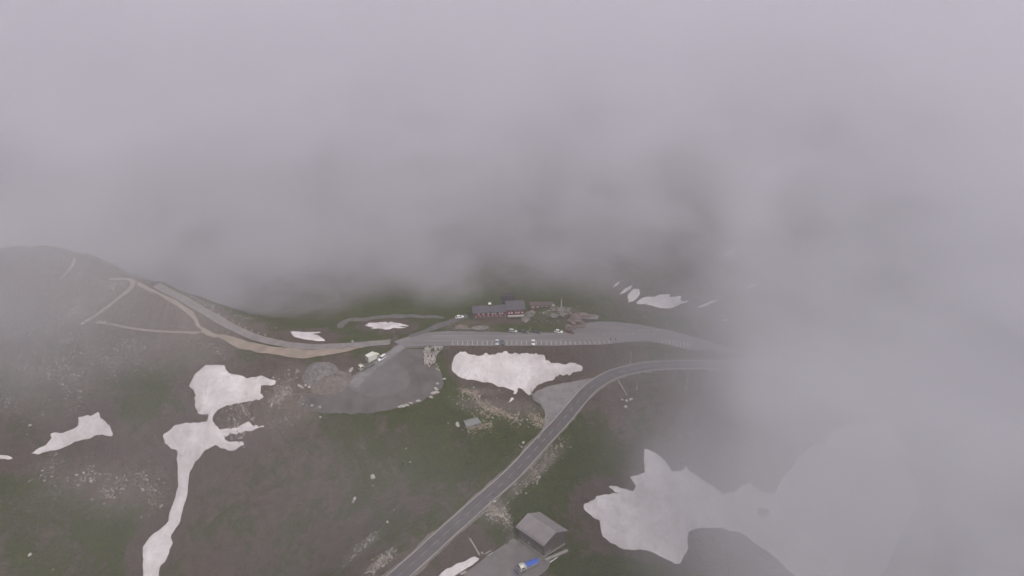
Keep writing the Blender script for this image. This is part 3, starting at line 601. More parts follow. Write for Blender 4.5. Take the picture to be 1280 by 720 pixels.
# ------------------------------------------------------------------ vehicles (front is +x)
def wheel(root, x, y, r, w_=.24):
    bm = bmesh.new(); cyl(bm, (x, y, r), (0, 1, 0), r, w_, 18); o = link('wheel', done(bm, False), rubber, root)
    bm = bmesh.new(); s = 1 if y > 0 else -1; cyl(bm, (x, y+s*(w_/2+.005), r), (0, s, 0), r*.58, .03, 12); link('rim', done(bm), steel, o); return o
def make_car(paint_m, label, L=4.3, wd=1.78, h=1.48, van=False, glass_roof=False):
    root = thing('parked_car', label, 'car'); bm = bmesh.new(); a = L/2
    body = [(-a, .35), (-a, .82), (-a+.12, .95), (a-1.15, .95), (a-.15, .75), (a, .6), (a, .3), (a-.5, .22), (-a+.5, .22)]
    prof(bm, body, -wd/2, wd/2); bmesh.ops.bevel(bm, geom=bm.edges[:], offset=.06, segments=2, affect='EDGES'); link('body', done(bm, True), paint_m, root)
    bm = bmesh.new(); f0 = a-1.2; ca = [(-a+.1 if van else -a+.25, .93), (-a+(.2 if van else .75), h-.06), (f0-.75, h-.06), (f0, .93)]; prof(bm, ca, -wd/2+.1, wd/2-.1)
    for v in bm.verts:
        if v.co.z > 1.1: v.co.y *= .86
    cb = link('cabin', done(bm), glass, root)
    bm = bmesh.new(); box(bm, ca[1][0]-.02, ca[2][0]+.05, -wd/2*.76, wd/2*.76, h-.08, h, .03); link('roof', done(bm, True), paint_m, root)
    for s in (-1, 1):
        wheel(root, a-.85, s*(wd/2-.1), .32); wheel(root, -a+.85, s*(wd/2-.1), .32)
        bm = bmesh.new(); box(bm, a-.12, a+.02, s*.72-.18, s*.72+.18, .58, .72, .02); link('headlight', done(bm), lamp_m, root)
    return root
cw = mat('car_white', (.80, .80, .80), (.76, .76, .76), 1, .3, spec=.6); cs = mat('car_silver_blue', (.50, .52, .60), (.46, .48, .56), 1, .3, spec=.6); cdk = mat('car_black', (.035, .037, .04), None, 1, .25, spec=.6); cdg = mat('car_dark_grey', (.07, .075, .078), None, 1, .3, spec=.6); crd = mat('car_dark_red', (.13, .03, .035), None, 1, .3, spec=.6)
cars = [(621.2, 429.2, -88, cs, 'silver blue car in a marked bay, nearest the turning place'), (628.3, 429.2, 92, cdg, 'dark grey car parked right beside the silver blue car'), (666.5, 429.6, -90, cw, 'white car parked alone in a lower bay of the car park'),
        (641.5, 415.0, -14, mat('car_silver', (.50, .50, .50), None, 1, .3, spec=.6), 'silver car parked on the upper roadside, left of two dark cars'), (655.5, 415.8, -14, cdg, 'dark grey car parked on the upper roadside beside silver car'), (672, 416.0, -16, cdk, 'black car parked on the upper roadside below green bank'), (698.3, 415.8, -12, cw, 'white car parked on the upper roadside by the rock knob'),
        (713, 416.2, -18, crd, 'dark red car at the foot of the rock knob'), (574.5, 397.5, 20, cw, 'white car on the driveway left of the inn')]
for px, py, yaw, m_, lb in cars:
    c = make_car(m_, lb, van=(px in (641.5,))); p = P(px, py); c.location = p+Vector((0, 0, .1)); c.rotation_euler.z = R(yaw); c['group'] = 'cars parked round the car park and inn'
# white estate beside the lorries
c = make_car(cw, 'white estate car at turning place, right of the box lorry', 4.9, 1.9, 1.7, True); c.location = P(477.5, 448.8)+Vector((0, 0, .08)); c.rotation_euler.z = R(55+180)
def truck_frame(root, L, w_=.9):
    bm = bmesh.new(); box(bm, -L/2, L/2, -w_/2, w_/2, .55, .8); link('chassis', done(bm), dark, root)
def cab(root, x0, x1, wd, z0, z1, m_):
    bm = bmesh.new(); prof(bm, [(x0, z0), (x0, z1), (x1-.35, z1), (x1, z0+(z1-z0)*.5), (x1+.03, z0)], -wd/2, wd/2); bmesh.ops.bevel(bm, geom=bm.edges[:], offset=.07, segments=2, affect='EDGES'); cb = link('cab', done(bm, True), m_, root)
    bm = bmesh.new(); zt, zb = z1-.2, z0+(z1-z0)*.5
    a = [bm.verts.new(v) for v in ((x1+.03, -wd/2+.15, zb+.05), (x1+.03, wd/2-.15, zb+.05), (x1-.26, wd/2-.15, zt), (x1-.26, -wd/2+.15, zt))]; b = [bm.verts.new(v.co+Vector((-.12, 0, -.04))) for v in a]
    bm.faces.new(a); bm.faces.new(b[::-1])
    for i in range(4): bm.faces.new((a[(i+1) % 4], a[i], b[i], b[(i+1) % 4]))
    link('windscreen', done(bm), glass, cb)
    for s in (-1, 1):
        bm = bmesh.new(); box(bm, x0+.3, x1-.45, s*(wd/2+.005)-.015, s*(wd/2+.005)+.015, zb+.02, zt); link('side_window', done(bm), glass, cb)
        bm = bmesh.new(); box(bm, x1, x1+.08, s*wd*.36-.16, s*wd*.36+.16, z0+.2, z0+.42); link('headlight', done(bm), lamp_m, cb)
        bm = bmesh.new(); box(bm, x1-.1, x1+.05, s*(wd/2+.22)-.1, s*(wd/2+.22)+.1, zb, zb+.45); link('mirror', done(bm), dark, cb)
    return cb
# tanker
p1, p2 = P(649, 714.5), P(671.5, 704.5); yaw = math.atan2(p1.y-p2.y, p1.x-p2.x); mid_ = (p1+p2)/2
tk = thing('tanker_truck', 'white cabbed truck with bright blue load cover and blue plough by barn', 'truck', (mid_.x, mid_.y, mid_.z+.05), yaw); truck_frame(tk, 8.0)
cab(tk, 1.9, 4.0, 2.4, .75, 2.9, white)
bluem = mat('blue_tarpaulin', (.035, .14, .62), (.02, .095, .47), 1.5, .6, spec=.4); ben = mat('grey_body', (.30, .31, .30), None, 1, .6)
bm = bmesh.new(); box(bm, -4.0, 1.3, -1.2, 1.2, .85, 1.9, .04); link('load_bed', done(bm), ben, tk)
bm = bmesh.new(); n0 = 9; pts = [(-1.15, 1.92)]+[(math.cos(math.pi-math.pi*i/n0)*1.15, 1.98+math.sin(math.pi*i/n0)*.42) for i in range(n0+1)]+[(1.15, 1.92)]
A_ = [bm.verts.new((-3.95, y, z)) for y, z in pts]; B_ = [bm.verts.new((.9, y, z)) for y, z in pts]; bm.faces.new(A_[::-1]); bm.faces.new(B_)
for i in range(len(pts)): bm.faces.new((A_[i], A_[(i+1) % len(pts)], B_[(i+1) % len(pts)], B_[i]))
link('load_cover', done(bm, False), bluem, tk)
bm = bmesh.new(); box(bm, 1.32, 1.5, -1.2, 1.2, .85, 2.4); link('headboard', done(bm), white, tk)
for x in (2.9, -1.6, -2.8):
    for s in (-1, 1): wheel(tk, x, s*1.05, .5, .3)
bm = bmesh.new(); prof(bm, [(4.9, .15), (5.2, .1), (5.35, .5), (5.5, 1.1), (5.3, 1.15), (5.1, .6)], -1.4, 1.4); pl_ = link('plough', done(bm), mat('plough_blue', (.05, .06, .32), None, 1, .5), tk)
bm = bmesh.new(); box(bm, 4.0, 5.15, -.5, -.35, .4, .6); box(bm, 4.0, 5.15, .35, .5, .4, .6); link('plough_arm', done(bm), dark, pl_)
# flatbed
p1, p2 = P(451, 463.2), P(465, 456.5); yaw = math.atan2(p1.y-p2.y, p1.x-p2.x); mid_ = (p1+p2)/2
fb = thing('flatbed_truck', 'cream flatbed truck with empty dark bed, left of box lorry', 'truck', (mid_.x, mid_.y, mid_.z+.05), yaw); truck_frame(fb, 7.0)
cream = mat('cream_paint', (.66, .64, .54), (.58, .56, .48), 1, .5); cab(fb, 1.6, 3.5, 2.2, .7, 2.5, cream)
bm = bmesh.new(); box(bm, -3.5, 1.4, -1.15, 1.15, .85, 1.0); link('load_bed', done(bm), mat('bed_boards', (.11, .10, .085), None, 3, .9), fb)
for nm, v in (('side_board', (-3.5, 1.4, -1.2, -1.13, 1.0, 1.35)), ('side_board', (-3.5, 1.4, 1.13, 1.2, 1.0, 1.35)), ('tail_board', (-3.56, -3.5, -1.15, 1.15, .85, 1.35))):
    bm = bmesh.new(); box(bm, *v); link(nm, done(bm), ben, fb)
for x in (2.5, -2.2):
    for s in (-1, 1): wheel(fb, x, s*.95, .42, .26)
# box lorry
p1, p2 = P(463, 455.0), P(471.5, 450); yaw = math.atan2(p2.y-p1.y, p2.x-p1.x)
bt = thing('box_truck', 'box truck with tall pale green white box between flatbed and car', 'truck', (P(466.5, 450.5).x, P(466.5, 450.5).y, P(466.5, 452).z+.05), yaw); truck_frame(bt, 5.6)
bt.scale = (1.2,)*3; fb.scale = (1.15,)*3; boxm = mat('pale_green_white', (.70, .73, .64), (.64, .67, .59), 1, .5)
bm = bmesh.new(); box(bm, -2.8, 1.0, -1.15, 1.15, .85, 3.5, .05); bx = link('cargo_box', done(bm), boxm, bt)
bm = bmesh.new(); box(bm, -2.84, -2.8, -1.0, -.03, 1.0, 3.3); box(bm, -2.84, -2.8, .03, 1.0, 1.0, 3.3); link('rear_door', done(bm), ben, bx)
cab(bt, 1.15, 2.9, 2.1, .7, 2.4, cream)
for x in (2.0, -1.8):
    for s in (-1, 1): wheel(bt, x, s*.95, .42, .26)

# ------------------------------------------------------------------ stones
def rock_mesh(seed, flatn=.65, sub=2, rough_=.35):
    r_ = random.Random(seed); bm = bmesh.new(); bmesh.ops.create_icosphere(bm, subdivisions=sub, radius=1); ax = [Vector((r_.uniform(-1, 1), r_.uniform(-1, 1), r_.uniform(-1, 1))).normalized() for _ in range(9)]; cut = [r_.uniform(.55, .9) for _ in ax]
    for v in bm.verts:
        n = v.co.normalized(); k = 1
        for a, c in zip(ax, cut):
            d = n.dot(a)
            if d > c: k = min(k, c/d)
        v.co = n*k*(1+r_.uniform(-.04, .04)); v.co.z *= flatn
    return done(bm)
RM = [rock_mesh(i, .5+.06*i) for i in range(6)]
for me_ in RM: me_.materials.append(pale_stone)
def boulder(px, py, size, label, group=None, m_=None, el=1.0, yaw=None, name='boulder'):
    q = P(px, py); me_ = RM[random.randrange(6)]
    if m_ is not None and m_ is not pale_stone: me_ = me_.copy(); me_.materials.clear(); me_.materials.append(m_)
    o = bpy.data.objects.new(name, me_); COL.objects.link(o); o.location = q+Vector((0, 0, size*.12)); o.scale = (size*.5*el, size*.5, size*.5*random.uniform(.7, 1)); o.rotation_euler.z = random.uniform(0, 3.1) if yaw is None else yaw
    return tag(o, label, 'boulder', group)
for px, py, s, lb in [(466, 596.5, 3.2, 'largest pale boulder alone on the slope left of the road'), (443.5, 623.5, 1.8, 'upper flat pale boulder of a close pair on the brown slope'), (441.5, 627.5, 1.4, 'lower small boulder of a close pair on the brown slope'), (484.3, 653, 1.5, 'bright white boulder on bare slope near bottom left of road'),
                      (492.5, 637.5, .8, 'tiny white stone above the bright white boulder'), (418.5, 593, .7, 'tiny pale stone left of the largest slope boulder'), (512.5, 578, 1.3, 'upright pale boulder on the grassy slope below turning place'), (507.5, 561, 1.4, 'grey boulder halfway between turning place and pale upright boulder'),
                      (466, 607.5, 1.0, 'small pale stone just below the largest slope boulder'), (400.5, 521.5, 1.5, 'slender pale boulder standing below the turning place'), (654, 553.5, 1.6, 'pale boulder on the bright green grass left of the road'), (652, 559, 1.1, 'smaller stone under the pale boulder on bright green grass'),
                      (560.3, 529, 1.0, 'tiny white stone left of the stone hut'), (572, 531, 2.4, 'long pale boulder leaning beside the stone hut'), (602.5, 691.5, 1.1, 'small bright white block between beam and boards'), (96, 594, 1.8, 'left of two bright boulders on the far left slope'), (114, 601.5, 1.8, 'right of two bright boulders on the far left slope'),
                      (37.5, 532, 1.8, 'tall pale boulder above the lilac snow patch'), (34, 543, .9, 'small stone under the tall pale boulder'), (56, 601, 1.3, 'pale boulder at left of a pair on dark grass'), (37, 601.5, 1.4, 'pale boulder at far left on dark grass below the lilac snow'), (37.5, 693.5, 1.8, 'flat pale boulder near the bottom left corner'), (66.5, 712, 1.2, 'grey boulder nearest the bottom left corner'),
                      (130.8, 403.2, 1.9, 'white boulder at the left end of the lower sandy track'), (103.5, 405, 2.2, 'pale boulder at the hairpin of the upper track'), (411, 456, 1.6, 'white boulder on top edge of the grey gravel heap'), (439, 463, 2.6, 'white boulder in front of the flatbed truck'), (434.5, 467.5, 1.3, 'smaller white stone beside the cone of gravel'),
                      (378, 505.5, 1.9, 'left of three white stones on dark gravel'), (389.5, 507.5, 2.0, 'middle of three white stones on dark gravel'), (399.5, 509.5, 2.0, 'right of three white stones on dark gravel'), (783, 501, 2.0, 'left pale boulder below the straight drain channel'), (788.7, 499.5, 2.4, 'right pale boulder below the straight drain channel'), (782, 508.5, 2.0, 'lowest pale boulder below the straight drain channel'), (777.5, 500, 1.4, 'dim boulder left of the drain channel boulders'),
                      (953, 642, 6.0, 'dark wide boulder emerging from the foggy snow field'), (1024, 552, 6.5, 'dark rounded boulder faint in the fog far right'), (691.8, 382.5, 1.8, 'white boulder on the ground behind the terrace house'), (440.5, 427, 1.4, 'pale stone at meadow edge above the gravel road'), (289, 511, 1.0, 'small white stone between the snow gully arms')]:
    boulder(px, py, s, lb, m_=grey_stone if 'dark' in lb or 'grey' in lb else None, el=1.5 if 'flat' in lb or 'long' in lb or 'wide' in lb else 1.0)
for i in range(34):      # rim slabs
    pass
rim = [(555, 474), (546.5, 479.5), (545, 486.5), (541.5, 491.5), (546, 490.5), (538.5, 496.8), (522.5, 501.3), (513.5, 504.3), (509, 506.8), (500.5, 509), (503, 508)]
for px, py in rim: boulder(px, py, random.uniform(1.5, 2.1), 'pale stone slab lying along the rim of the turning place', 'pale slabs along the turning place rim', el=1.6, yaw=random.uniform(-.5, .1), name='stone_slab')
for px, py in [(376, 483.5), (379, 485), (382, 482), (386.5, 484), (388, 480.8), (391.5, 483), (394.5, 480.6), (395.5, 484.8), (397, 482.5), (373.5, 482.5)]: boulder(px, py, random.uniform(1.3, 2.0), 'pale stone in the short row below the gravel heaps', 'row of pale stones below the gravel heaps')
for px, py in [(536.5, 457.8), (547.5, 458.5), (546, 461.5), (549, 463), (545.5, 456)]: boulder(px, py, random.uniform(1.3, 1.8), 'sand coloured stone at the foot of the stacked stone blocks', 'sand coloured stones below the block stack', sand)
# stacked stone blocks
bmk = []
for i in range(4):
    bm = bmesh.new(); box(bm, -.5, .5, -.3, .3, 0, .45, .06); me_ = done(bm); me_.materials.append([pale_stone, grey_stone, conc, pale_stone][i]); bmk.append(me_)
stack_poly = np.array(trace([(530, 435), (541, 433.5), (556, 433.5), (549, 439), (544, 446), (543, 455), (530.5, 456.5), (529.8, 445)], H)); n_ = 0; tries = 0
lo_, hi_ = stack_poly.min(0), stack_poly.max(0)
while n_ < 110 and tries < 4000:
    tries += 1; x, y = random.uniform(lo_[0], hi_[0]), random.uniform(lo_[1], hi_[1])
    if sdf(np.array([x]), np.array([y]), stack_poly)[0] < .3: continue
    o = bpy.data.objects.new('stone_block', random.choice(bmk)); COL.objects.link(o); o.location = (x, y, hz(x, y)+random.choice([.03, .03, .35])); s = random.uniform(.8, 1.6); o.scale = (s*1.2, s, s); o.rotation_euler = (random.uniform(-.15, .15), random.uniform(-.15, .15), random.choice([R(5), R(95)])+random.uniform(-.3, .3))
    tag(o, 'squared stone block in the loose stack at the turning place corner', 'stone block', 'loosely stacked stone blocks'); n_ += 1
# gravel heaps
def heap(px, py, rx, ry, h, m_, label, seed, flatt=1.6):
    q = P(px, py); n = 28; V, F = [], []
    for i in range(n+1):
        for j in range(n+1):
            u, v = i/n*2-1, j/n*2-1; r = math.hypot(u, v); X, Y = q.x+u*rx, q.y+v*ry; rr = r*(1+.2*float(fbm(X, Y, 4, 3, seed)))
            k = max(0, 1-rr**flatt); V.append((u*rx, v*ry, float(H(X, Y))-q.z-.12 + k*h*(1+.3*float(fbm(X, Y, 2.2, 2, seed+3)))-(.5 if r > 1.05 else 0)))
    for i in range(n):
        for j in range(n): a = i*(n+1)+j; F.append((a, a+n+1, a+n+2, a+1))
    return tag(link('gravel_heap', mesh_of(V, F, True), m_, loc=q), label, 'gravel heap', 'heaps of gravel beside the turning place')
gh = mat('heap_gravel', (.235, .218, .215), (.10, .093, .093), .9, .95, bump=.15); bh = mat('heap_brown_gravel', (.205, .178, .158), (.11, .096, .088), .9, .95, bump=.12)
heap(401, 467, 8.5, 8, 3.2, gh, 'wide grey heap of broken stone, leftmost heap by the trucks', 3); heap(428.5, 471, 4.4, 4.6, 3.8, bh, 'steep cone of brown gravel nearest the flatbed truck', 5, 1.1); heap(412, 479, 9.5, 5.5, 2.4, bh, 'low brown gravel heap in front of the other heaps', 8)
# rock knob with monument
def crag(px, py, r, h, m_, label, seed):
    q = P(px, py); rr = random.Random(seed); bm = bmesh.new(); bmesh.ops.create_icosphere(bm, subdivisions=4, radius=1)
    for v in bm.verts:
        n = v.co.copy(); k = 1+.45*float(fbm(n.x*3+seed*7, n.y*3+n.z*2, 1.0, 4, seed)); v.co = Vector((n.x*r*k, n.y*r*.75*k, n.z*h*k))
    return tag(link('rock_outcrop', done(bm), m_, loc=q+Vector((0, 0, -h*.15))), label, 'rock outcrop', 'rock outcrops beside the inn')
rk = mat('pink_grey_rock', (.23, .178, .16), (.12, .094, .088), .5, .95, .3, .7, bump=.3); rk2 = mat('pale_grey_rock', (.24, .222, .20), (.115, .105, .095), .6, .95, bump=.2)
for i, (px, py, r, h, m_, lb) in enumerate([(704, 390, 3.6, 2.2, rk2, 'pale rock outcrop carrying the upright column'), (715, 398, 5.0, 3.0, rk, 'largest pinkish rock outcrop on the knob'), (722, 405, 4.5, 2.0, rk, 'pinkish rock outcrop at the car park corner'), (712, 408, 3.4, 1.8, rk, 'low pinkish rock outcrop above the dark red car'),
        (727, 394, 4.0, 1.4, rk, 'flat rock outcrop at the right end of the knob'), (661, 394, 3.2, 1.7, rk2, 'pale rock outcrop touching the right end of the inn'), (666, 391, 2.2, 1.3, rk2, 'small pale rock outcrop below the terrace house'), (657, 399, 2.6, 1.2, rk2, 'grey rock outcrop on the bank under the inn'), (738, 395.5, 4.0, .9, rk2, 'lowest flat rock outcrop fading right of the knob'), (693, 394, 2.6, 1.0, rk2, 'pale rock outcrop at the edge of the green bank'),
        (600, 409, 4.0, .9, rk2, 'low pale rock outcrop above the upper road edge'), (576, 408.5, 3.4, .9, rk, 'brown rock outcrop beside the driveway')]): crag(px, py, r, h, m_, lb, i+2)
q = P(701.5, 387); col_ = thing('stone_column', 'slim pale column standing on the rock knob', 'column', q+Vector((0, 0, 1.2)))
bm = bmesh.new(); cyl(bm, (0, 0, 2.6), (0, 0, 1), .42, 5.2, 10, .26); link('shaft', done(bm), conc, col_); bm = bmesh.new(); box(bm, -.7, .7, -.7, .7, -.6, .2, .05); link('base', done(bm), grey_stone, col_)
# poles
def pole(px, py, h, lb, r=.13, m_=None, arm=False):
    t_ = thing('pole', lb, 'pole', P(px, py, -.2)); bm = bmesh.new(); cyl(bm, (0, 0, h/2), (0, 0, 1), r, h, 10, r*.7); link('shaft', done(bm), m_ or steel, t_)
    bm = bmesh.new(); cyl(bm, (0, 0, .25), (0, 0, 1), r*2.2, .3, 10); link('foot', done(bm), conc, t_); return t_
pole(787.8, 454.0, 7.0, 'tall pale pole standing at the inner side of road bend', .2); pole(857.5, 487, 9.5, 'faint tall pole below the road on the right', .22); pole(796, 486, 4.0, 'short dim pole below the road bend', .2)
pole(492.5, 416.5, 3.6, 'slim pole at the meadow edge left of the driveway', .09); pole(662.5, 413.5, 2.6, 'short pole on the green bank between parked cars', .14)
def cross_post(px, py, lb, sgn=False):
    t_ = thing('road_marker', lb, 'road marker', P(px, py, -.1)); bm = bmesh.new(); cyl(bm, (0, 0, .75), (0, 0, 1), .09, 1.5, 8); link('post', done(bm), conc, t_)
    bm = bmesh.new(); box(bm, -.55, .55, -.05, .05, .8, 1.5, .02); link('panel', done(bm), white if not sgn else conc, t_); t_.rotation_euler.z = R(20)
cross_post(618.5, 629, 'white marker panel at the road edge near the walker'); cross_post(597, 645.5, 'grey marker panel at the road edge further down from walker', True)
gm = bmesh.new(); box(gm, -.28, .28, -.2, .2, -.2, .95, .08); gme = done(gm); gme.materials.append(pale_stone)
rr_ = road['ridge_road'][1]; nn = normals_of(rr_); cnt = 0; last = None
for i in range(len(rr_)):
    if rr_[i][0] > -122 or i % 2: continue
    s = 3.1 if (nn[i][0] > 0) else -3.1; p = rr_[i]+nn[i]*s
    o = bpy.data.objects.new('guard_stone', gme); COL.objects.link(o); o.location = (p[0], p[1], hz(*p)); o.rotation_euler.z = math.atan2(nn[i][1], nn[i][0]); tag(o, 'small pale guard stone on the outer edge of the ridge road', 'guard stone', 'guard stones along the ridge road')
# retaining wall round the lay-by
wl_ = smooth(trace([(663.5, 485), (665, 493), (674, 500.5), (680.5, 511), (682, 523), (678.5, 537), (672.5, 549)], H), .8); nn = normals_of(wl_)
def wall_run(c, w_, h0, h1, label, m_, name='retaining_wall'):
    V, F = [], []; n = normals_of(c)
    for i in range(len(c)):
        zc = hz(*c[i]); zo = min(hz(*(c[i]-n[i]*1.2)), hz(*(c[i]+n[i]*1.2)), zc)
        for s, z in ((-w_/2, zo-h0), (-w_/2, zc+h1), (w_/2, zc+h1), (w_/2, zo-h0)): p = c[i]+n[i]*s; V.append((p[0], p[1], z))
    for i in range(len(c)-1):
        a = i*4
        for j in range(4): F.append((a+j, a+(j+1) % 4, a+4+(j+1) % 4, a+4+j))
    F += [(0, 1, 2, 3), (len(V)-1, len(V)-2, len(V)-3, len(V)-4)]
    return tag(link(name, mesh_of(V, F), m_), label, 'wall')
wall_run(wl_, .5, .6, .45, 'curved stone retaining wall round the left end of lay-by', grey_stone)
wall_run(smooth(trace([(530, 433.8), (553, 433.8), (549.5, 438), (545, 445), (543.5, 453)], H), .8)[8:], .4, .4, .3, 'low curved wall at the edge of the stone block stack', conc, 'low_wall')
wall_run(smooth(trace([(566, 413.2), (580, 412.4), (600, 412.8), (612, 412.5)], H), 1.0), .5, .4, .9, 'rough pale wall between inn bank and upper road edge', rk2, 'low_wall')

# ------------------------------------------------------------------ painted bays (pattern of the car park)
V, F = [], []
def strip(a, b, w_, off=.115):
    a, b = np.array(a[:2]), np.array(b[:2]); d = b-a; L = np.hypot(*d); d /= L; n = np.array([-d[1], d[0]])*w_/2; k = max(1, int(L/1.5)); n0 = len(V)
    for i in range(k+1):
        c_ = a+d*L*i/k
        for s in (-1, 1): p = c_+n*s; V.append((p[0], p[1], hz(*p)+off))
    for i in range(k): q_ = n0+i*2; F.append((q_, q_+2, q_+3, q_+1))
for i in range(33):
    x = 566+i*6.15; x2 = x-max(0, (x-690))*.045
    yb = 431.3 if x < 720 else 431.3-(x-720)*.035; strip(P(x, yb), P(x2, yb-5.0), .27)
for i in range(8): x = 828+i*4.6; strip(P(x, 430+i*.95), P(x-.6, 423.5+i*.75), .27)
for a, b in (((530, 426), (600, 425.6)), ((600, 425.6), (690, 425.4)), ((690, 425.4), (760, 423)), ((540, 419.5), (640, 420.3)), ((640, 420.3), (740, 417.5))): strip(P(*a), P(*b), .12)
for x in range(0, 9): strip(P(745+x*9, 417.5-abs(x-4)*.2), P(749+x*9, 417.3-abs(x-4)*.2), .22)
for x in range(0, 5): strip(P(798+x*5.5, 412.5+x*.2), P(801+x*5.5, 412.7+x*.2), .35)
link('bay_markings', mesh_of(V, F), paint, bpy.data.objects['car_park'])

# ------------------------------------------------------------------ people (one skin per body)
def person(px, py, lb, yaw, cloth, stride=.12):
    t_ = thing('person', lb, 'person', P(px, py, .1), R(yaw))
    J = {'hip': (0, 0, .95, .15), 'chest': (0, 0, 1.32, .17), 'neck': (0, 0, 1.5, .06), 'head': (0, 0, 1.64, .1), 'crown': (0, 0, 1.74, .08)}
    E = [('hip', 'chest'), ('chest', 'neck'), ('neck', 'head'), ('head', 'crown')]
    for s, k in ((1, 'l'), (-1, 'r')):
        J.update({k+'h': (.0, .1*s, .88, .1), k+'k': (.05*s*stride*8, .1*s, .5, .065), k+'a': (-.02+stride*s, .1*s, .08, .045), k+'t': (.13+stride*s, .1*s, .03, .04), k+'s': (0, .2*s, 1.4, .06), k+'e': (-.05*s, .27*s, 1.12, .045), k+'w': (.08-.08*s, .28*s, .88, .035)})
        E += [('hip', k+'h'), (k+'h', k+'k'), (k+'k', k+'a'), (k+'a', k+'t'), ('chest', k+'s'), (k+'s', k+'e'), (k+'e', k+'w')]
    ks = list(J); me_ = bpy.data.meshes.new('mesh'); me_.from_pydata([J[k][:3] for k in ks], [(ks.index(a), ks.index(b)) for a, b in E], []); o = link('body', me_, cloth, t_)
    sk_ = o.modifiers.new('skin', 'SKIN')
    for i, k in enumerate(ks): me_.skin_vertices[0].data[i].radius = (J[k][3],)*2
    me_.skin_vertices[0].data[0].use_root = True
    o.modifiers.new('sub', 'SUBSURF').levels = 1
    bm = bmesh.new(); bmesh.ops.create_icosphere(bm, subdivisions=2, radius=.115)
    for v in bm.verts: v.co = Vector((v.co.x-.015, v.co.y, v.co.z+1.70)) if v.co.z > -.03 else Vector((v.co.x-.03, v.co.y*.9, v.co.z+1.70))
    link('hair', done(bm, True), trim, t_)
dcl = mat('dark_clothing', (.03, .032, .045), None, 3, .9); person(617.3, 621, 'person in dark clothes walking on the road beside white marker', 50, dcl, .2)
person(763, 426, 'left of two dark figures standing in the car park', 200, dcl); person(769.3, 426, 'right of two dark figures standing in the car park', 20, dcl)

# ------------------------------------------------------------------ loose stones nobody could count
zi = zone[..., 1]*(1-np.minimum(flat*1.6, 1))
def scatter(n, smin, smax, m_, seed):
    rg = np.random.default_rng(seed); pw = np.maximum(zi[SL]-.12, 0)**1.3*(.05+np.maximum(fbm(XS, YS, 22, 4, 44)+.15, 0))
    area_ = pw.ravel(); cdf = np.cumsum(area_); cdf /= cdf[-1]; id_ = np.searchsorted(cdf, rg.random(n)); I, J = np.unravel_index(id_, pw.shape)
    cx = XS[I, J]+rg.uniform(-1, 1, n); cy_ = YS[I, J]+rg.uniform(-1, 1, n); keep = fbm(cx, cy_, 8, 3, 33) > -.02; cx, cy_ = cx[keep], cy_[keep]; cz = H(cx, cy_)
    base = np.array([(1, 0, 0), (.3, .95, 0), (-.8, .5, 0), (-.8, -.6, 0), (.35, -.9, 0), (.5, .1, .6), (-.3, .3, .65), (-.1, -.4, .5)]); fc = [(0, 1, 5), (1, 6, 5), (1, 2, 6), (2, 3, 7), (2, 7, 6), (3, 4, 7), (4, 0, 5), (4, 5, 7), (5, 6, 7)]
    V, F = [], []
    for k in range(len(cx)):
        s = smin+(smax-smin)*rg.random()**3; a = rg.uniform(0, 6.28); ca, sa = math.cos(a), math.sin(a); b_ = base*s*rg.uniform(.7, 1.2, 3); n0 = len(V)
        for p in b_: V.append((cx[k]+p[0]*ca-p[1]*sa, cy_[k]+p[0]*sa+p[1]*ca, cz[k]-.08*s+p[2]))
        F += [(a_+n0, b2+n0, c2+n0) for a_, b2, c2 in fc]
    return tag(link('scree', mesh_of(V, F), m_), kind='stuff')
scatter(16000, .13, .62, mat('scree_stone', (.42, .39, .36), (.15, .138, .125), .35, .95), 5)

def rubble(lines, n, smin, smax, spread, m_, seed):
    rg = random.Random(seed); V, F = [], []; base = [(1, 0, 0), (.3, .95, 0), (-.8, .5, 0), (-.8, -.6, 0), (.35, -.9, 0), (.5, .1, .6), (-.3, .3, .65), (-.1, -.4, .5)]; fc = [(0, 1, 5), (1, 6, 5), (1, 2, 6), (2, 3, 7), (2, 7, 6), (3, 4, 7), (4, 0, 5), (4, 5, 7), (5, 6, 7)]
    runs = [smooth(trace(l, H), .5) for l in lines]
    for k in range(n):
        c_ = rg.choice(runs); p = c_[rg.randrange(len(c_))]; x, y = p[0]+rg.gauss(0, spread), p[1]+rg.gauss(0, spread); s = smin+(smax-smin)*rg.random()**2.5; a = rg.uniform(0, 6.28); z = hz(x, y)-.06*s; n0 = len(V)
        for q in base: u, v = q[0]*s*rg.uniform(.6, 1.2), q[1]*s*rg.uniform(.6, 1.2); V.append((x+u*math.cos(a)-v*math.sin(a), y+u*math.sin(a)+v*math.cos(a), z+q[2]*s))
        F += [tuple(i+n0 for i in f_) for f_ in fc]
    return tag(link('rubble', mesh_of(V, F), m_), kind='stuff')
rubble([[(577, 489), (587, 490), (596, 498), (606, 507), (615, 513)], [(600, 517), (618, 514), (636, 520), (655, 529)], [(588, 536), (612, 528)], [(668, 520), (676, 530)]], 1300, .15, .65, 1.9, mat('tan_rubble', (.38, .325, .25), (.17, .14, .11), .4, .95, .3, .7), 3)
rubble([[(703, 548), (690, 566), (676, 584), (662, 600), (648, 614)], [(620, 632), (612, 640), (628, 640), (636, 655)], [(490, 690), (476, 703), (462, 716)]], 1100, .15, .62, 1.4, mat('bank_rubble', (.40, .36, .31), (.15, .13, .11), .35, .95, .3, .7), 4)
rubble([[(345, 505), (365, 500), (385, 512)], [(340, 525), (362, 528)], [(330, 498), (350, 492), (368, 488)]], 700, .15, .5, 2.2, mat('lot_rubble', (.34, .31, .29), (.15, .14, .13), .35, .95, .3, .7), 5)
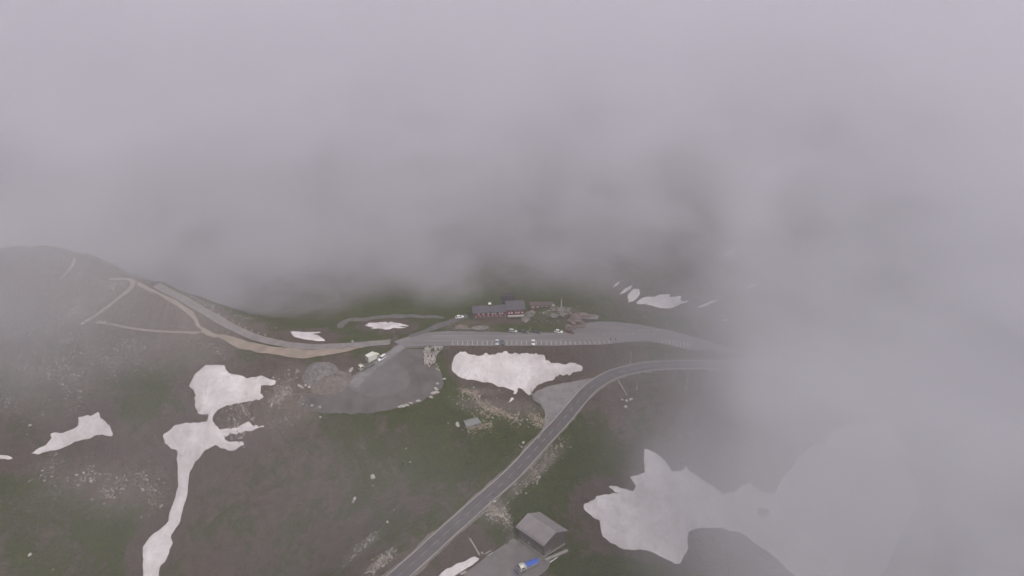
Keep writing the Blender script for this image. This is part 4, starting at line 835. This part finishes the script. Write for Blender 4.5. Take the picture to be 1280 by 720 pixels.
# old snow leaves a rim of brown, flattened turf
for dn in SNOWP:
    m_ = (XX > dn[:, 0].min()-12) & (XX < dn[:, 0].max()+12) & (YY > dn[:, 1].min()-12) & (YY < dn[:, 1].max()+12)
    d = sdf(XX[m_], YY[m_], dn)+fbm(XX[m_], YY[m_], 9, 3, 80)*3; k = 1-sstep(1.5, 9, -d)
    z_ = zone[m_]; z_[:, 0] = z_[:, 0]*(1-k)+.08*k; z_[:, 2] = z_[:, 2]*(1-k)+.85*k; zone[m_] = z_
gme_ = bpy.data.objects['ground'].data; gme_.color_attributes['zone'].data.foreach_set('color', zone.ravel().astype(np.float32))
HAZE = .0006
BACK_LEAN, BACK0, BACK1, BACK_D = .2, 296, 380, .041
RIGHT_SLANT, RIGHT0, RIGHT1, RIGHT_D = .04, 78, 330, .056
VEIL = .0048
LOW0, LOW1, THIN = 60, 170, .17
# drifting wisps: seen at (px, py) at this distance, half sizes, density
WISPS = [(30, 362, 325, 85, 60, 42, .010), (60, 440, 250, 70, 50, 28, .003), (330, 640, 215, 100, 50, 24, .0035), (1020, 615, 230, 65, 60, 32, .016), (1150, 630, 235, 85, 80, 36, .034), (1110, 700, 215, 65, 60, 30, .03)]
vs.exposure = .04
cy.volume_step_rate = 1.0; cy.use_adaptive_sampling = True; cy.adaptive_threshold = .04; cy.adaptive_min_samples = 24; cy.volume_bounces = 6; cy.max_bounces = 8
# ------------------------------------------------------------------ air: haze and fog banks
def volmat(name, dens, fn=None, aniso=.2, col=(.918, .916, .955)):
    m = bpy.data.materials.new(name); m.use_nodes = True; t = m.node_tree
    for n in list(t.nodes): t.nodes.remove(n)
    out = N(t, 'ShaderNodeOutputMaterial'); v = N(t, 'ShaderNodeVolumePrincipled')
    v.inputs['Color'].default_value = (*col, 1); v.inputs['Anisotropy'].default_value = aniso; v.inputs['Density'].default_value = dens
    t.links.new(v.outputs[0], out.inputs['Volume'])
    if fn: t.links.new(fn(t), v.inputs['Density'])
    return m
bm = bmesh.new(); box(bm, -1500, 1500, -700, 2600, -80, 262)
hz_o = tag(link('haze', done(bm), volmat('haze_air', HAZE, col=(.96, .93, .925))), kind='stuff')
def fog_density(t):
    g = N(t, 'ShaderNodeNewGeometry'); s = N(t, 'ShaderNodeSeparateXYZ'); t.links.new(g.outputs['Position'], s.inputs[0]); X, Y, Z = s.outputs
    n1 = N(t, 'ShaderNodeTexNoise'); n1.inputs['Scale'].default_value = .011; n1.inputs['Detail'].default_value = 5; n1.inputs['Roughness'].default_value = .5; t.links.new(g.outputs['Position'], n1.inputs['Vector'])
    n2 = N(t, 'ShaderNodeTexNoise'); n2.inputs['Scale'].default_value = .022; n2.inputs['Detail'].default_value = 5; t.links.new(g.outputs['Position'], n2.inputs['Vector'])
    nz = math_(t, 'ADD', math_(t, 'MULTIPLY', math_(t, 'SUBTRACT', n1.outputs[0], .5), 190.0), math_(t, 'MULTIPLY', math_(t, 'SUBTRACT', n2.outputs[0], .5), 150.0))
    def ramp(v, a, b, top):
        r = N(t, 'ShaderNodeMapRange', interpolation_type='SMOOTHSTEP'); t.links.new(v, r.inputs[0]); r.inputs[1].default_value = a; r.inputs[2].default_value = b; r.inputs[3].default_value = 0; r.inputs[4].default_value = top
        return r.outputs[0]
    # behind: starts past the hotel, higher up it leans towards the camera
    yb = math_(t, 'ADD', math_(t, 'ADD', Y, math_(t, 'MULTIPLY', Z, BACK_LEAN)), nz); lean = math_(t, 'MULTIPLY', math_(t, 'MINIMUM', math_(t, 'MAXIMUM', math_(t, 'SUBTRACT', math_(t, 'MULTIPLY', X, -1.0), 150.0), 0.0), 120.0), .45); yb = math_(t, 'ADD', yb, lean); back = math_(t, 'MULTIPLY', ramp(yb, BACK0, BACK1, BACK_D), ramp(math_(t, 'ADD', Y, lean), 309, 336, 1.0))
    # right-hand bank
    xr = math_(t, 'ADD', math_(t, 'ADD', math_(t, 'SUBTRACT', X, math_(t, 'MULTIPLY', Y, RIGHT_SLANT)), nz), 0.0); right = math_(t, 'MULTIPLY', math_(t, 'ADD', ramp(xr, RIGHT0, RIGHT1, RIGHT_D), ramp(xr, -50, 140, VEIL)), ramp(math_(t, 'MAXIMUM', X, math_(t, 'ADD', X, math_(t, 'MULTIPLY', math_(t, 'SUBTRACT', Y, 312.0), .9))), 12, 70, 1.0))
    rz = math_(t, 'ADD', ramp(Z, LOW1, LOW0, 1-THIN), ramp(Z, 218, 190, THIN))
    total = math_(t, 'ADD', back, right)
    for (px, py, dist, rx, ry, rz_, dn) in WISPS:
        d = ray(px, py); d = d/np.linalg.norm(d)*dist; c = (d[0], d[1], CAM_Z+d[2])
        q = None
        for ax, cc, rr in ((X, c[0], rx), (Y, c[1], ry), (Z, c[2], rz_)):
            e_ = math_(t, 'DIVIDE', math_(t, 'SUBTRACT', ax, float(cc)), float(rr)); e_ = math_(t, 'MULTIPLY', e_, e_); q = e_ if q is None else math_(t, 'ADD', q, e_)
        q = math_(t, 'ADD', q, math_(t, 'MULTIPLY', math_(t, 'SUBTRACT', n2.outputs[0], .5), 2.0))
        r = N(t, 'ShaderNodeMapRange', interpolation_type='SMOOTHSTEP'); t.links.new(q, r.inputs[0]); r.inputs[1].default_value = 1.0; r.inputs[2].default_value = 0.0; r.inputs[3].default_value = 0; r.inputs[4].default_value = dn
        total = math_(t, 'ADD', total, r.outputs[0])
    n3 = N(t, 'ShaderNodeTexNoise'); n3.inputs['Scale'].default_value = .02; n3.inputs['Detail'].default_value = 5; n3.inputs['Roughness'].default_value = .6; n3.inputs['Distortion'].default_value = .6
    mp = N(t, 'ShaderNodeMapping'); mp.inputs['Scale'].default_value = (.8, .8, 1.6); t.links.new(g.outputs['Position'], mp.inputs[0]); t.links.new(mp.outputs[0], n3.inputs['Vector'])
    w3 = N(t, 'ShaderNodeMapRange'); t.links.new(n3.outputs[0], w3.inputs[0]); w3.inputs[1].default_value = .36; w3.inputs[2].default_value = .64; w3.inputs[3].default_value = .2; w3.inputs[4].default_value = 1.8
    return math_(t, 'MULTIPLY', math_(t, 'MULTIPLY', total, w3.outputs[0]), rz)
bm = bmesh.new(); box(bm, -1350, 1350, 60, 1900, -78, 222)
tag(link('fog_bank', done(bm), volmat('fog_bank_air', BACK_D, fog_density)), kind='stuff')
